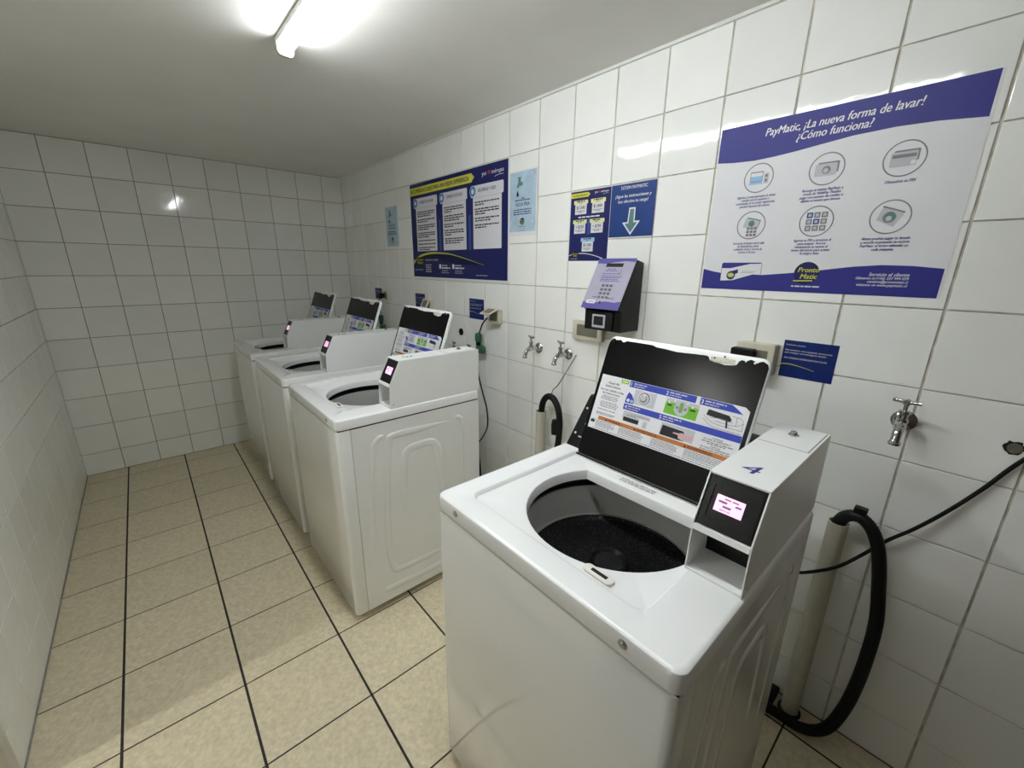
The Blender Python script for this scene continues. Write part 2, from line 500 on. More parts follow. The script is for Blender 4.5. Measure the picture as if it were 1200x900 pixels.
# ================================================================== LAMPS
def led_emission(m, strength):
    """LED batten diffuser: brightest straight below the strip, weaker on its flanks"""
    nt = m.node_tree; b = nt.nodes['Principled BSDF']
    ge = nt.nodes.new('ShaderNodeNewGeometry'); sx = nt.nodes.new('ShaderNodeSeparateXYZ')
    nt.links.new(ge.outputs['True Normal'], sx.inputs[0])
    mr = nt.nodes.new('ShaderNodeMapRange')
    mr.inputs['From Min'].default_value = 0.0; mr.inputs['From Max'].default_value = -1.0
    mr.inputs['To Min'].default_value = strength * FLANK; mr.inputs['To Max'].default_value = strength
    nt.links.new(sx.outputs['Z'], mr.inputs['Value'])
    nt.links.new(mr.outputs[0], b.inputs['Emission Strength'])
led_emission(TUBE, LAMP_POWER)

def lamp(name, x, y0, y1, zc, label, tubemat):
    r = empty(name, (x, (y0 + y1) / 2, zc), label, 'lamp')
    L = y0 - y1
    box('housing', -0.0245, 0.0245, -L / 2, L / 2, -0.018, 0.0, LAMPW, r, 0.002)
    for s in (-1, 1):
        e = s * L / 2
        prism('end_cap', rrect(-0.0265, 0.0265, -0.053, 0.0, [0.001, 0.001, 0.016, 0.016]), 'y', e + s * 0.002, e - s * 0.016, CREAM, r, 0.0015)
    prof = [(-0.0225, -0.016)] + [(-0.0225 * math.cos(math.pi * k / 16), -0.022 - 0.028 * math.sin(math.pi * k / 16)) for k in range(17)] + [(0.0225, -0.016)]
    prism('diffuser', prof, 'y', -L / 2 + 0.014, L / 2 - 0.014, tubemat, r, 0.0, smooth=60)
    return r
lamp('ceiling_lamp', 1.021, -2.212, -3.74, H, 'lit white batten lamp along the middle of the ceiling', TUBE)
hl = lamp('ceiling_lamp', -0.95, -2.0, -2.6, 2.35, 'lit white batten lamp on the hallway ceiling beyond the doorway', TUBE2)
hl.rotation_euler.z = math.radians(90)
hl.location = (-0.95, -2.47, 2.35)

# ================================================================== WASHERS
WW, WD = 0.655, 0.655
ZT, ZL, ZB, ZT0 = 0.915, 0.876, 0.035, 0.870

def ray_poly(poly, c, a):
    dx, dy = math.cos(a), math.sin(a)
    best = None
    n = len(poly)
    for i in range(n):
        x1, y1 = poly[i][0] - c[0], poly[i][1] - c[1]
        x2, y2 = poly[(i + 1) % n][0] - c[0], poly[(i + 1) % n][1] - c[1]
        ex, ey = x2 - x1, y2 - y1
        det = dx * ey - dy * ex
        if abs(det) < 1e-12: continue
        t = (x1 * ey - y1 * ex) / det
        s = (x1 * dy - y1 * dx) / det
        if t > 0 and -1e-6 <= s <= 1 + 1e-6 and (best is None or t > best): best = t
    return (c[0] + dx * best, c[1] + dy * best)

TC = (0.293, 0.325)
def opening(r, cut):
    pts = []
    for k in range(180):
        a = 2 * math.pi * k / 180
        x = TC[0] + r * math.cos(a); y = TC[1] + r * math.sin(a)
        if x > cut:
            x = cut
        pts.append((x, y))
    return pts

def make_washer():
    r = empty('washing_machine')
    # --- cabinet
    bm = bmesh.new()
    bm_box(bm, 0.053, WD - 0.006, 0.002, WW - 0.002, ZB, ZT0)
    bmesh.ops.delete(bm, geom=[f for f in bm.faces if all(v.co.z > ZT0 - 1e-4 for v in f.verts)], context='FACES_ONLY')
    from_bm('cabinet', bm, ENAMEL, r)
    prism('front_panel', rrect(0.0, 0.0515, 0.0015, WW - 0.0015, [0, 0.02, 0.02, 0], 8), 'z', ZB, ZT0, ENAMEL, r, 0.0015, 2)
    boxes('seam_shade', [(0.008, 0.02, 0.006, WW - 0.006, ZT0 - 0.002, ZL + 0.002), (WD - 0.022, WD - 0.010, 0.006, WW - 0.006, ZT0 - 0.002, ZL + 0.002), (0.02, WD - 0.022, 0.006, 0.018, ZT0 - 0.002, ZL + 0.002), (0.02, WD - 0.022, WW - 0.018, WW - 0.006, ZT0 - 0.002, ZL + 0.002)], GAP, r)  # near-black frame standing in for the shade under the deck lip
    for (u, v) in ((0.06, 0.06), (0.06, WW - 0.06), (WD - 0.06, 0.06), (WD - 0.06, WW - 0.06)):
        lathe('foot', [(0, 0), (0, 0.022), (0.012, 0.022), (0.014, 0.010), (ZB, 0.010), (ZB, 0)], (u, v, 0), (0, 0, 1), RUBBER, r, 12)
    # --- pressed ridges in the side panel
    def ridge(pts, w):
        tp = lambda f: max(0.03, min(1.0, f / 0.10, (1 - f) / 0.10)) ** 0.6
        tube('pressed_ridge', [(p[0], 0.002, p[1]) for p in pts], lambda f: 1.45 * w * tp(f), ENAMEL, r, 12, 6, True, ((0, -1, 0), lambda f: 0.0034 * tp(f)))
    ridge([(0.10, 0.30), (0.108, 0.56), (0.132, 0.76), (0.150, 0.80), (0.180, 0.815)], 0.008)
    ridge([(0.475, 0.802), (0.34, 0.802), (0.225, 0.803), (0.200, 0.785), (0.186, 0.68), (0.170, 0.50), (0.165, 0.30), (0.180, 0.19), (0.215, 0.168), (0.34, 0.165), (0.48, 0.165)], 0.010)
    ridge([(0.245, 0.42), (0.252, 0.58), (0.262, 0.69), (0.285, 0.725), (0.335, 0.73), (0.39, 0.728), (0.418, 0.70), (0.432, 0.63), (0.44, 0.50), (0.44, 0.42)], 0.012)
    ridge([(0.515, 0.812), (0.540, 0.805), (0.552, 0.77), (0.55, 0.60), (0.545, 0.30)], 0.008)
    ridge([(0.13, 0.098), (0.16, 0.094), (0.30, 0.088), (0.48, 0.088)], 0.010)
    # --- deck with lid recess and tub opening
    outer = lambda d: rrect(d, WD - d, d, WW - d, 0.022 - d * 0.5, 8)
    rec = lambda d: rrect(0.058 + d, 0.487 - d, 0.100 + d * 0.4, 0.592 - d, 0.026 - d * 0.6, 8)
    loops = [(outer(0.004), ZL), (outer(0), ZL), (outer(0), 0.905), (outer(0.002), 0.9115), (outer(0.006), 0.9146), (outer(0.011), ZT),
             (rec(0), ZT), (rec(0.003), 0.9135), (rec(0.008), 0.905), (rec(0.012), 0.9035),
             (opening(0.214, 0.416), 0.9035), (opening(0.210, 0.412), 0.9015), (opening(0.208, 0.410), 0.897), (opening(0.207, 0.409), 0.874)]
    angs = set(round(2 * math.pi * i / 160, 5) for i in range(160))
    for lp in (outer(0), outer(0.011), rec(0), rec(0.012)):
        for p in lp: angs.add(round(math.atan2(p[1] - TC[1], p[0] - TC[0]) % (2 * math.pi), 5))
    for s in (-1, 1):
        angs.add(round((s * math.acos((0.410 - TC[0]) / 0.208)) % (2 * math.pi), 5))
    angs = sorted(angs)
    flt = [angs[0]]
    for a in angs[1:]:
        if a - flt[-1] > 1e-3: flt.append(a)
    bm = bmesh.new()
    rings = []
    for lp, z in loops:
        rings.append([bm.verts.new((*ray_poly(lp, TC, a), z)) for a in flt])
    n = len(flt)
    for A, B in zip(rings, rings[1:]):
        for i in range(n):
            bm.faces.new([A[i], A[(i + 1) % n], B[(i + 1) % n], B[i]])
    from_bm('top_deck', bm, DECK, r, 35)
    # --- tub seen through the opening
    t = lathe('tub_ring', [(0.0, 0.2090), (0.0, 0.236), (-0.028, 0.236), (-0.028, 0.226)], (*TC, 0.8735), (0, 0, 1), BLACKM, r, 64)
    lathe('balance_ring', [(0.841, 0.228), (0.846, 0.224), (0.846, 0.219), (0.841, 0.2165), (0.80, 0.213), (0.760, 0.2085), (0.757, 0.205), (0.752, 0.205)], (*TC, 0), (0, 0, 1), GREYP, r, 72)
    bk = lathe('wash_basket', [(0.759, 0.2065), (0.752, 0.203), (0.745, 0.19), (0.735, 0.14), (0.732, 0.08), (0.736, 0.052), (0.742, 0.0)], (*TC, 0), (0, 0, 1), SPECK, r, 72)
    lathe('agitator_cap', [(0.738, 0.056), (0.752, 0.050), (0.764, 0.045), (0.767, 0.042), (0.763, 0.038), (0.758, 0.034), (0.757, 0.0)], (*TC, 0), (0, 0, 1), BLACKP, r, 40)
    # --- door latch and marks on the deck
    lt = prism('latch', rrect(0.0755, 0.0975, 0.178, 0.245, 0.0095, 8), 'z', 0.9035, 0.9095, mat('ivory_plastic', (0.74, 0.73, 0.67), rough=0.4, noise=0.03), r, 0.0018)
    box('latch_slot', 0.0825, 0.0905, 0.192, 0.228, 0.9094, 0.9099, GAP, lt)
    for v in (0.098, 0.566):
        s_ = lathe('screw', [(0, 0.0085), (0.001, 0.0085), (0.002, 0.0055), (0.0035, 0.004), (0.0038, 0)], (0.0, v, 0.897), (-1, 0, 0), STEEL, r, 14)
    rl = empty('deck_label'); rl.parent = r
    rl.location = (0.455, 0.42, 0.9036); rl.rotation_euler = (0, 0, math.radians(-90))
    rng = random.Random(3)
    a = Art(rl, 0.16, 0.03, 0.0)
    for j in range(3): a.dashes(P_GREY, 0.1, 0.75, 0.3 + 0.25 * j, 0.0035, 1, 'fine_print', rng=rng)
    a.build()
    # --- rear console
    c = prism('rear_console', [(0.482, 0.9145), (0.590, 1.055), (0.597, 1.060), (0.652, 1.060), (0.652, 0.9145)], 'y', 0.116, 0.645, BLACKM, r, 0.002)
    fd = Vector((0.108, 0, 0.1405)).normalized(); fn = Vector((-fd.z, 0, fd.x))
    for (v, b) in ((0.632, 0.045), (0.632, 0.135)):
        p = Vector((0.482, v, 0.9145)) + fd * b
        lathe('console_screw', [(0, 0.004), (0.001, 0.004), (0.002, 0.0)], p, fn, STEEL, c, 10)
    ce = empty('console_print'); ce.parent = r
    ce.matrix_world = Matrix.Translation(Vector((0.482, 0.645, 0.9145))) @ Matrix(((0, fd.x, fn.x, 0), (-1, 0, 0, 0), (0, fd.z, fn.z, 0), (0, 0, 0, 1)))
    a = Art(ce, 0.5, 0.177, 0.0004)
    a.h = -0.177
    a.rect('printed_mark', P_LGREY, 0.066, 0.46, 0.09, 0.64, 1, 0.002)
    a.rect('printed_mark', P_INK, 0.071, 0.50, 0.085, 0.60, 2)
    a.nxt(); a.rect('printed_mark', P_LGREY, 0.060, 0.20, 0.085, 0.225, 1)
    a.build()
    # --- lid, standing open
    ud = Vector((0.14, 0, 0.369)).normalized(); nn = Vector((-ud.z, 0, ud.x))
    LW, LL = 0.450, 0.394
    ML = Matrix(((0, ud.x, nn.x, 0.46), (-1, 0, 0, 0.585), (0, ud.z, nn.z, 0.897), (0, 0, 0, 1)))
    bm = bmesh.new()
    lid = prism('lid', rrect(0, LW, 0.014, LL, [0.022, 0.022, 0.006, 0.006], 8), 'z', -0.016, 0.0, DECK, r, 0.003)
    lid.matrix_world = ML
    # black enamel inside, worn back to white along the top edge and round the strike plate
    worn = [(0.006, 0.017), (LW - 0.004, 0.017), (LW - 0.003, 0.372), (0.443, 0.381), (0.432, 0.386), (0.424, 0.383), (0.420, 0.379),
            (0.414, 0.384), (0.405, 0.386), (0.398, 0.382), (0.395, 0.377), (0.392, 0.381), (0.385, 0.3815), (0.380, 0.377), (0.378, 0.370), (0.374, 0.3665),
            (0.365, 0.3645), (0.350, 0.3625), (0.338, 0.365), (0.322, 0.366), (0.310, 0.3705), (0.306, 0.377), (0.300, 0.379), (0.27, 0.378), (0.245, 0.3765), (0.222, 0.3755),
            (0.200, 0.377), (0.183, 0.3785), (0.160, 0.379), (0.145, 0.3835), (0.12, 0.3835), (0.08, 0.3835), (0.060, 0.3835), (0.055, 0.3795), (0.048, 0.378), (0.043, 0.3815),
            (0.036, 0.379), (0.030, 0.3835), (0.024, 0.381), (0.016, 0.3865), (0.008, 0.383), (0.003, 0.373), (0.0015, 0.36), (0.0015, 0.03)]
    lin = prism('lid_lining', worn, 'z', -0.001, 0.0012, BLACKG, lid, 0.0, smooth=None)
    box('hinge_bar', 0.0, LW, 0.0105, 0.016, 0.001, 0.0035, BLACKM, lid, 0.0005)
    st = boxes('strike_plate', [(0.312, 0.372, 0.368, 0.3795, 0.0, 0.0016)], CREAM, lid)
    for a_, b_, rr in ((0.322, 0.3765, 0.0022), (0.360, 0.3745, 0.0028), (0.339, 0.371, 0.003), (0.416, 0.3790, 0.0028), (0.345, 0.383, 0.002)):
        lathe('rivet', [(0, rr), (0.002, rr), (0.0026, 0)], (a_, b_, 0.0006), (0, 0, 1), GAP if rr < 0.0026 else STEEL, lid, 10)
    for a_, b_ in ((0.012, 0.024), (0.014, 0.378), (0.0385, 0.380)):
        lathe('rubber_bumper', [(0, 0.0045), (0.003, 0.0045), (0.0045, 0.002), (0.0045, 0)], (a_, b_, 0.0006), (0, 0, 1), RUBBER, lid, 12)
    # instruction sticker; fractions run over the whole lid inside (t measured upwards)
    A = Art(lid, 1.0, -1.0, 0.0012, 0.00025)
    rng = random.Random(11)
    SN = 'instruction_sticker'
    A.poly(SN, P_WHITE, [(0.012, 0.1035), (0.437, 0.1035), (0.437, 0.264), (0.425, 0.272), (0.012, 0.272)], 1)
    A.poly('heading_bar', P_VIOLET, [(0.112, 0.253), (0.425, 0.253), (0.408, 0.264), (0.395, 0.271), (0.112, 0.271)], 2)
    A.nxt(); A.rect('heading_bar', P_VIOLET, 0.112, 0.186, 0.4365, 0.203, 2)
    A.nxt(); A.rect('bar_divider', P_WHITE, 0.309, 0.252, 0.319, 0.2715, 3)
    for (s, nm, t) in ((0.116, '1', 0.256), (0.226, '2', 0.256), (0.322, '3', 0.256), (0.116, '4', 0.189), (0.226, '5', 0.189)):
        A.nxt(); A.text(nm, P_WHITE, s, t, 0.011, layer=4)
        A.dashes(P_LGREY, s + 0.010, s + 0.062 if s > 0.2 else s + 0.05, t + 0.007, 0.0035, 4, rng=rng)
        A.dashes(P_LGREY, s + 0.010, s + 0.045, t + 0.001, 0.0025, 4, rng=rng)
    A.rect('warning_strip', P_ORANGE, 0.040, 0.1345, 0.437, 0.1455, 2)
    for s, w in ((0.075, 'WARNING'), (0.172, 'ADVERTENCIA'), (0.320, 'ADVERTENCIA')):
        A.text(w, P_INK, s, 0.1368, 0.0062, layer=3, cond=1.05)
        A.nxt(); A.poly('warning_triangle', P_INK, [(s - 0.009, 0.1365), (s - 0.002, 0.1365), (s - 0.0055, 0.1435)], 3)
    A.text('Read All', P_INK, 0.060, 0.247, 0.0075, align='C', layer=2, cond=1.0)
    A.text('Instructions', P_INK, 0.060, 0.237, 0.0075, align='C', layer=2, cond=1.0)
    A.text('Lea con cuidado todas', P_INK, 0.060, 0.225, 0.0066, align='C', layer=2, cond=0.95)
    A.text('las instrucciones', P_INK, 0.060, 0.2155, 0.0066, align='C', layer=2, cond=0.95)
    A.rect('green_tag', P_GREEN, 0.083, 0.258, 0.108, 0.268, 2, 0.003)
    A.rect('green_tag', P_PYEL, 0.087, 0.261, 0.104, 0.265, 3)
    for t in (0.208, 0.203, 0.198, 0.190, 0.185, 0.180, 0.175, 0.166, 0.155, 0.151):
        A.dashes(P_GREY, 0.026 + rng.uniform(0, 0.008), 0.098 - rng.uniform(0, 0.012), t, 0.0024, 2, rng=rng)
    for (s0, s1) in ((0.036, 0.108), (0.118, 0.205), (0.222, 0.305), (0.316, 0.430)):
        for t in (0.1305, 0.1270, 0.1235, 0.1200, 0.1165, 0.1120):
            A.dashes(P_GREY, s0, s1 - rng.uniform(0, 0.02), t, 0.0018, 2, rng=rng)
    A.dashes(P_GREY, 0.03, 0.42, 0.1065, 0.002, 2, rng=rng)
    A.nxt(); A.poly('pictogram', P_INK, [(0.016, 0.122), (0.031, 0.122), (0.031, 0.134), (0.026, 0.128), (0.024, 0.136), (0.020, 0.128), (0.017, 0.133)], 2)
    A.nxt()   # 1: drum picture
    A.rect('pictogram', P_LGREY, 0.135, 0.208, 0.203, 0.250, 2)
    A.poly('pictogram', P_VIOLET, [(0.112, 0.206), (0.139, 0.206), (0.139, 0.218), (0.128, 0.232), (0.117, 0.238), (0.113, 0.225)], 3)
    A.disc('pictogram', P_WHITE, 0.168, 0.229, 0.0205, 3); A.disc('pictogram', P_INK, 0.168, 0.229, 0.018, 4)
    A.disc('pictogram', P_LGREY, 0.1675, 0.2285, 0.0162, 5); A.disc('pictogram', P_GREY, 0.167, 0.228, 0.011, 6); A.disc('pictogram', P_LGREY, 0.165, 0.231, 0.0085, 7)
    A.disc('pictogram', P_WHITE, 0.168, 0.240, 0.003, 8)
    A.disc('pictogram', P_WHITE, 0.121, 0.214, 0.005, 4); A.disc('pictogram', P_SKY, 0.133, 0.213, 0.005, 4)
    A.nxt()   # 2: detergent picture
    A.rect('pictogram', P_GREEN, 0.232, 0.208, 0.322, 0.249, 2); A.rect('pictogram', P_LGREY, 0.232, 0.240, 0.322, 0.250, 3)
    A.disc('pictogram', P_LGREY, 0.277, 0.229, 0.019, 3); A.rect('pictogram', P_GREEN, 0.271, 0.220, 0.283, 0.243, 4); A.rect('pictogram', P_GREY, 0.2745, 0.218, 0.2795, 0.246, 5)
    A.disc('pictogram', P_GREY, 0.266, 0.230, 0.004, 5); A.disc('pictogram', P_GREY, 0.289, 0.230, 0.004, 5)
    A.rect('pictogram', P_INK, 0.238, 0.230, 0.251, 0.234, 4); A.rect('pictogram', P_INK, 0.301, 0.230, 0.315, 0.234, 4)
    for s, t in ((0.242, 0.240), (0.257, 0.246), (0.291, 0.246), (0.306, 0.240)): A.disc('pictogram', P_WHITE, s, t, 0.0028, 6)
    A.nxt()   # 3: door picture
    A.rect('pictogram', P_LGREY, 0.337, 0.206, 0.432, 0.2065, 2); A.poly('pictogram', P_INK, [(0.343, 0.232), (0.400, 0.228), (0.404, 0.234), (0.396, 0.243), (0.345, 0.247)], 3)
    for pp in ([(0.337, 0.230), (0.366, 0.216), (0.432, 0.214)], [(0.337, 0.222), (0.366, 0.207), (0.432, 0.206)], [(0.366, 0.222), (0.412, 0.222), (0.432, 0.232)],
               [(0.352, 0.228), (0.380, 0.231), (0.408, 0.228)], [(0.404, 0.244), (0.427, 0.240), (0.432, 0.214)], [(0.414, 0.244), (0.416, 0.222)]):
        A.band('pictogram', P_GREY, pp, 0.0011, 4)
    A.band('pictogram', P_INK, [(0.393, 0.230), (0.397, 0.212)], 0.004, 5)
    A.nxt()   # 4: panel picture
    A.rect('pictogram', P_LGREY, 0.118, 0.160, 0.204, 0.183, 2); A.rect('pictogram', P_INK, 0.122, 0.154, 0.175, 0.166, 3)
    A.rect('pictogram', P_WHITE, 0.172, 0.150, 0.205, 0.172, 4, 0.003); A.rect('pictogram', P_LGREY, 0.186, 0.150, 0.198, 0.168, 5)
    A.dashes(P_GREY, 0.14, 0.20, 0.176, 0.002, 4, rng=rng); A.dashes(P_GREY, 0.13, 0.16, 0.171, 0.0025, 4, rng=rng)
    A.nxt()   # 5: hand picture
    A.rect('pictogram', P_LGREY, 0.238, 0.150, 0.330, 0.183, 2); A.poly('pictogram', P_INK, [(0.240, 0.149), (0.306, 0.149), (0.308, 0.165), (0.300, 0.174), (0.242, 0.176)], 3)
    A.poly('pictogram', P_SKIN, [(0.274, 0.162), (0.290, 0.161), (0.291, 0.154), (0.302, 0.150), (0.316, 0.154), (0.330, 0.156), (0.330, 0.168), (0.312, 0.167), (0.298, 0.169), (0.290, 0.166), (0.276, 0.165)], 4)
    A.text('ATTENTION', P_INK, 0.386, 0.1775, 0.0035, align='C', layer=2)
    A.text('IN CASE OF EMERGENCY', P_INK, 0.386, 0.172, 0.0042, align='C', layer=2, cond=0.95)
    A.dashes(P_GREY, 0.350, 0.425, 0.167, 0.0026, 2, rng=rng); A.dashes(P_GREY, 0.365, 0.410, 0.163, 0.0024, 2, rng=rng)
    A.text('ATENCION', P_INK, 0.386, 0.1570, 0.0035, align='C', layer=2)
    A.text('EN CASO DE EMERGENCIA', P_INK, 0.386, 0.1515, 0.0042, align='C', layer=2, cond=0.95)
    A.dashes(P_GREY, 0.350, 0.425, 0.147, 0.0024, 2, rng=rng)
    A.build()
    # --- coin / card meter on the deck
    K = Vector((0.222, 0, 1.015)); Tq = Vector((0.268, 0, 1.105))
    prof = [(0.217, 0.9152), (0.655, 0.9152), (0.655, 1.105), (0.268, 1.105), (0.222, 1.015)]
    V0, V1 = 0.006, 0.110
    mb = prism('meter_housing', prof, 'y', V0, V0 + 0.003, BOXW, r, 0.0006, 1)
    prism('meter_side', prof, 'y', V1 - 0.003, V1, BOXW, r, 0.0006, 1)
    box('meter_top', 0.266, 0.655, V0 + 0.0005, V1 - 0.0005, 1.1015, 1.1052, BOXW, r, 0.0008, 1)
    box('meter_back', 0.651, 0.655, V0 + 0.003, V1 - 0.003, 0.9152, 1.1015, BOXW, r)
    box('tray_floor', 0.218, 0.33, V0 + 0.003, V1 - 0.003, 0.9152, 0.9205, BOXW, r, 0.0008, 1)
    prism('tray_roof', [(0.219, 1.004), (0.222, 1.0135), (0.30, 1.0135), (0.30, 1.004)], 'y', V0 + 0.003, V1 - 0.003, BOXW, r)
    box('tray_back', 0.300, 0.304, V0 + 0.003, V1 - 0.003, 0.9205, 1.004, BLACKP, r)
    lathe('side_screw', [(0, 0.003), (0.001, 0.003), (0.0015, 0)], (0.232, V0, 0.930), (0, -1, 0), STEEL, r, 10)
    d = (Tq - K).normalized(); nn2 = Vector((-d.z, 0, d.x))
    LP = (Tq - K).length
    pw = V1 - V0 - 0.006
    MP = Matrix(((0, d.x, nn2.x, K.x), (-1, 0, 0, V1 - 0.003), (0, d.z, nn2.z, K.z), (0, 0, 0, 1)))
    cp = prism('control_panel', rrect(0.0005, pw - 0.0005, 0.002, LP - 0.003, 0.0004, 2), 'z', -0.030, -0.0045, BLACKP, r)
    cp.matrix_world = MP
    bm = bmesh.new()
    o_ = rrect(0.004, pw - 0.004, 0.010, LP - 0.009, 0.004, 4); i_ = rrect(0.013, pw - 0.013, 0.020, LP - 0.019, 0.003, 4)
    lo = [bm.verts.new((*p, -0.0045)) for p in o_]; mo = [bm.verts.new((p[0], p[1], -0.0025)) for p in o_]; mi = [bm.verts.new((*p, -0.0025)) for p in i_]; li = [bm.verts.new((*p, -0.0045)) for p in i_]
    for A_, B_ in ((lo, mo), (mo, mi), (mi, li)):
        for i in range(len(A_)): bm.faces.new([A_[i], A_[(i + 1) % len(A_)], B_[(i + 1) % len(A_)], B_[i]])
    bz = from_bm('display_bezel', bm, BLACKP, cp, 40)
    lc = box('display', 0.022, 0.070, 0.036, 0.066, -0.0046, -0.0035, LCD, cp)
    A = Art(cp, 1.0, -1.0, -0.0035, 0.0002)
    rng = random.Random(5)
    P_PINKINK = mat('lcd_ink', (0.42, 0.24, 0.36), rough=0.5, noise=0.05)
    A.dashes(P_PINKINK, 0.036, 0.060, 0.0595, 0.0028, 1, 'display_text', rng=rng)
    A.dashes(P_PINKINK, 0.027, 0.042, 0.0525, 0.0042, 1, 'display_text', rng=rng)
    A.dashes(P_PINKINK, 0.056, 0.066, 0.0525, 0.0036, 1, 'display_text', rng=rng)
    A.dashes(P_PINKINK, 0.036, 0.050, 0.0450, 0.0042, 1, 'display_text', rng=rng)
    A.dashes(P_PINKINK, 0.032, 0.052, 0.0395, 0.0016, 1, 'display_text', rng=rng)
    A.build()
    # hatch with a lock on the meter's top
    hh = boxes('hatch_groove', [(0.497, 0.499, V0 + 0.004, V1 - 0.004, 1.1050, 1.10545), (0.499, 0.648, V0 + 0.0045, V0 + 0.007, 1.1050, 1.1056)], P_GREY, r)
    lathe('hatch_lock', [(0, 0.011), (0.002, 0.011), (0.003, 0.0085), (0.008, 0.007), (0.0085, 0.0)], (0.585, 0.062, 1.1052), (0, 0, 1), CHROME, r, 18)
    return r

# black speckled basket enamel
def speck():
    m = mat('speckled_black_enamel', (0.006, 0.006, 0.007), rough=0.35, spec=0.25)
    nt = m.node_tree; b = nt.nodes['Principled BSDF']
    tc = nt.nodes.new('ShaderNodeTexCoord'); vo = nt.nodes.new('ShaderNodeTexVoronoi'); vo.inputs['Scale'].default_value = 190
    nt.links.new(tc.outputs['Object'], vo.inputs['Vector'])
    cr = nt.nodes.new('ShaderNodeValToRGB')
    cr.color_ramp.elements[0].position = 0.13; cr.color_ramp.elements[0].color = (0.13, 0.13, 0.13, 1)
    cr.color_ramp.elements[1].position = 0.24; cr.color_ramp.elements[1].color = (0.003, 0.003, 0.0035, 1)
    nt.links.new(vo.outputs['Distance'], cr.inputs['Fac'])
    nt.links.new(cr.outputs[0], b.inputs['Base Color'])
    return m
SPECK = speck()

def copy_tree(o, parent=None):
    c = o.copy(); COL.objects.link(c)
    c.parent = parent
    for ch in o.children: copy_tree(ch, c)
    return c

proto = make_washer()
bpy.context.view_layer.update()
for o in proto.children_recursive:      # keep local transforms tidy: parents sit at the origin here
    pass
WASH = [((0.962, -0.975, 0), '1', 'white coin washing machine nearest the back wall, farthest of the four'),
        ((0.960, -1.745, 0), '2', 'white coin washing machine second from the back wall, between two others'),
        ((0.960, -2.495, 0), '3', 'white coin washing machine third from the back wall, its pressed side panel in full view'),
        ((0.985, -3.805, 0), '4', 'white coin washing machine numbered 4, nearest the camera, standing apart')]
for i, (loc, num, lab) in enumerate(WASH):
    o = proto if i == 3 else copy_tree(proto)
    o.location = loc
    tag(o, lab, 'washing machine', 'coin washing machines along the right wall')
    ne = Art(o, 1, 1)
    v, f = text_geo(num)
    # number decal on the meter top: reads from the front (x of the digit runs along -y)
    hgt = 0.040
    xa = min(p[0] for p in v); xb = max(p[0] for p in v)
    kk = hgt / CAP
    me = bpy.data.meshes.new('number_decal')
    me.from_pydata([(0.312 + p[1] * kk, 0.062 - (p[0] - (xa + xb) / 2) * kk * 1.15 - p[1] * kk * 0.12, 1.10555) for p in v], [], f)
    me.update()
    link_mesh('number_decal', me, P_NAVY, o)

# ================================================================== POSTERS ON THE RIGHT WALL
XP = W - 0.0018
def sheet(name, y0, zt, w, h, label, cat='poster', group=None):
    r = empty(name, (0, 0, 0), label, cat, group)
    place(r, M_RIGHT, (XP, y0, zt))
    return r, Art(r, w, h, 0.0006)

def backing(r, m, x0, x1, y0, y1, name='sheet', th=0.0008):
    return box(name, x0, x1, y0, y1, -0.0002, th - 0.0002, m, r)

def brand_heart(a, s0, s1, t, cap, heart=True):
    w = s1 - s0
    a.text('yo', P_WHITE, s0, t, cap, s1=s0 + w * 0.22, layer=3)
    cx, cy = a.S(s0 + w * 0.35, t)
    hw = cap * 0.62
    pts = []
    for k in range(24):
        q = 2 * math.pi * k / 24
        pts.append((cx + hw * 16 * math.sin(q) ** 3 / 16, cy + cap * 0.5 + hw * (13 * math.cos(q) - 5 * math.cos(2 * q) - 2 * math.cos(3 * q) - math.cos(4 * q)) / 16))
    a.poly('printed_heart', P_RED, pts, 3, False)
    a.text('miropa', P_WHITE, s0 + w * 0.46, t, cap * 0.95, s1=s1, layer=3, shear=0.2)
    a.band('underline_stroke', P_WHITE, [(s0 + w * 0.6, t + 0.028), (s0 + w * 0.8, t + 0.018), (s1, t + 0.02)], 0.0025 if cap > 0.01 else 0.0008, 3)

def round_logo(a, s, t, r, layer=3):
    a.disc('round_emblem', P_INK, s, t, r, layer)
    a.disc('round_emblem', P_DNAVY, s, t, r * 0.96, layer + 1)
    f = r / 0.032
    ds, dt = r / a.w, r / a.h
    a.text('Pronto', P_YEL, s - 0.70 * ds, t - 0.08 * dt, r * 0.42, s1=s + 0.95 * ds, layer=layer + 2, shear=0.2, name='emblem_lettering')
    a.text('Matic', P_YEL, s - 0.45 * ds, t + 0.50 * dt, r * 0.42, s1=s + 0.85 * ds, layer=layer + 2, shear=0.2, name='emblem_lettering')
    a.band('emblem_line', P_YEL, [(s - 0.95 * ds, t + 0.72 * dt), (s + 0.6 * ds, t + 0.68 * dt)], r * 0.09, layer + 2)

# ---- big how-to-pay poster
bw, bh = 0.5895, 0.487
r, a = sheet('wall_poster', -3.2935, 1.8895, bw, bh, 'large white and navy how-to-pay poster with six round pictures, nearest the camera')
backing(r, P_WHITE, 0, bw + 0.006, -bh, 0)
wave = [(1, 0.189), (0.862, 0.170), (0.733, 0.163), (0.591, 0.169), (0.48, 0.184), (0.376, 0.199), (0.28, 0.209), (0.187, 0.214), (0.09, 0.208), (0, 0.196)]
a.poly('header_band', P_NAVY, [(0, 0), (1, 0)] + wave, 1)
a.poly('footer_band', P_NAVY, [(0, 0.868), (0.06, 0.885), (0.113, 0.895), (0.21, 0.903), (0.321, 0.902), (0.438, 0.888), (0.569, 0.869), (0.699, 0.847), (0.798, 0.838), (0.9, 0.842), (1, 0.855), (1, 1), (0, 1)], 1)
a.text('PayMatic, ¡La nueva forma de lavar!', P_WHITE, 0.222, 0.087, 0.0200, s1=0.80, layer=2, shear=0.2)
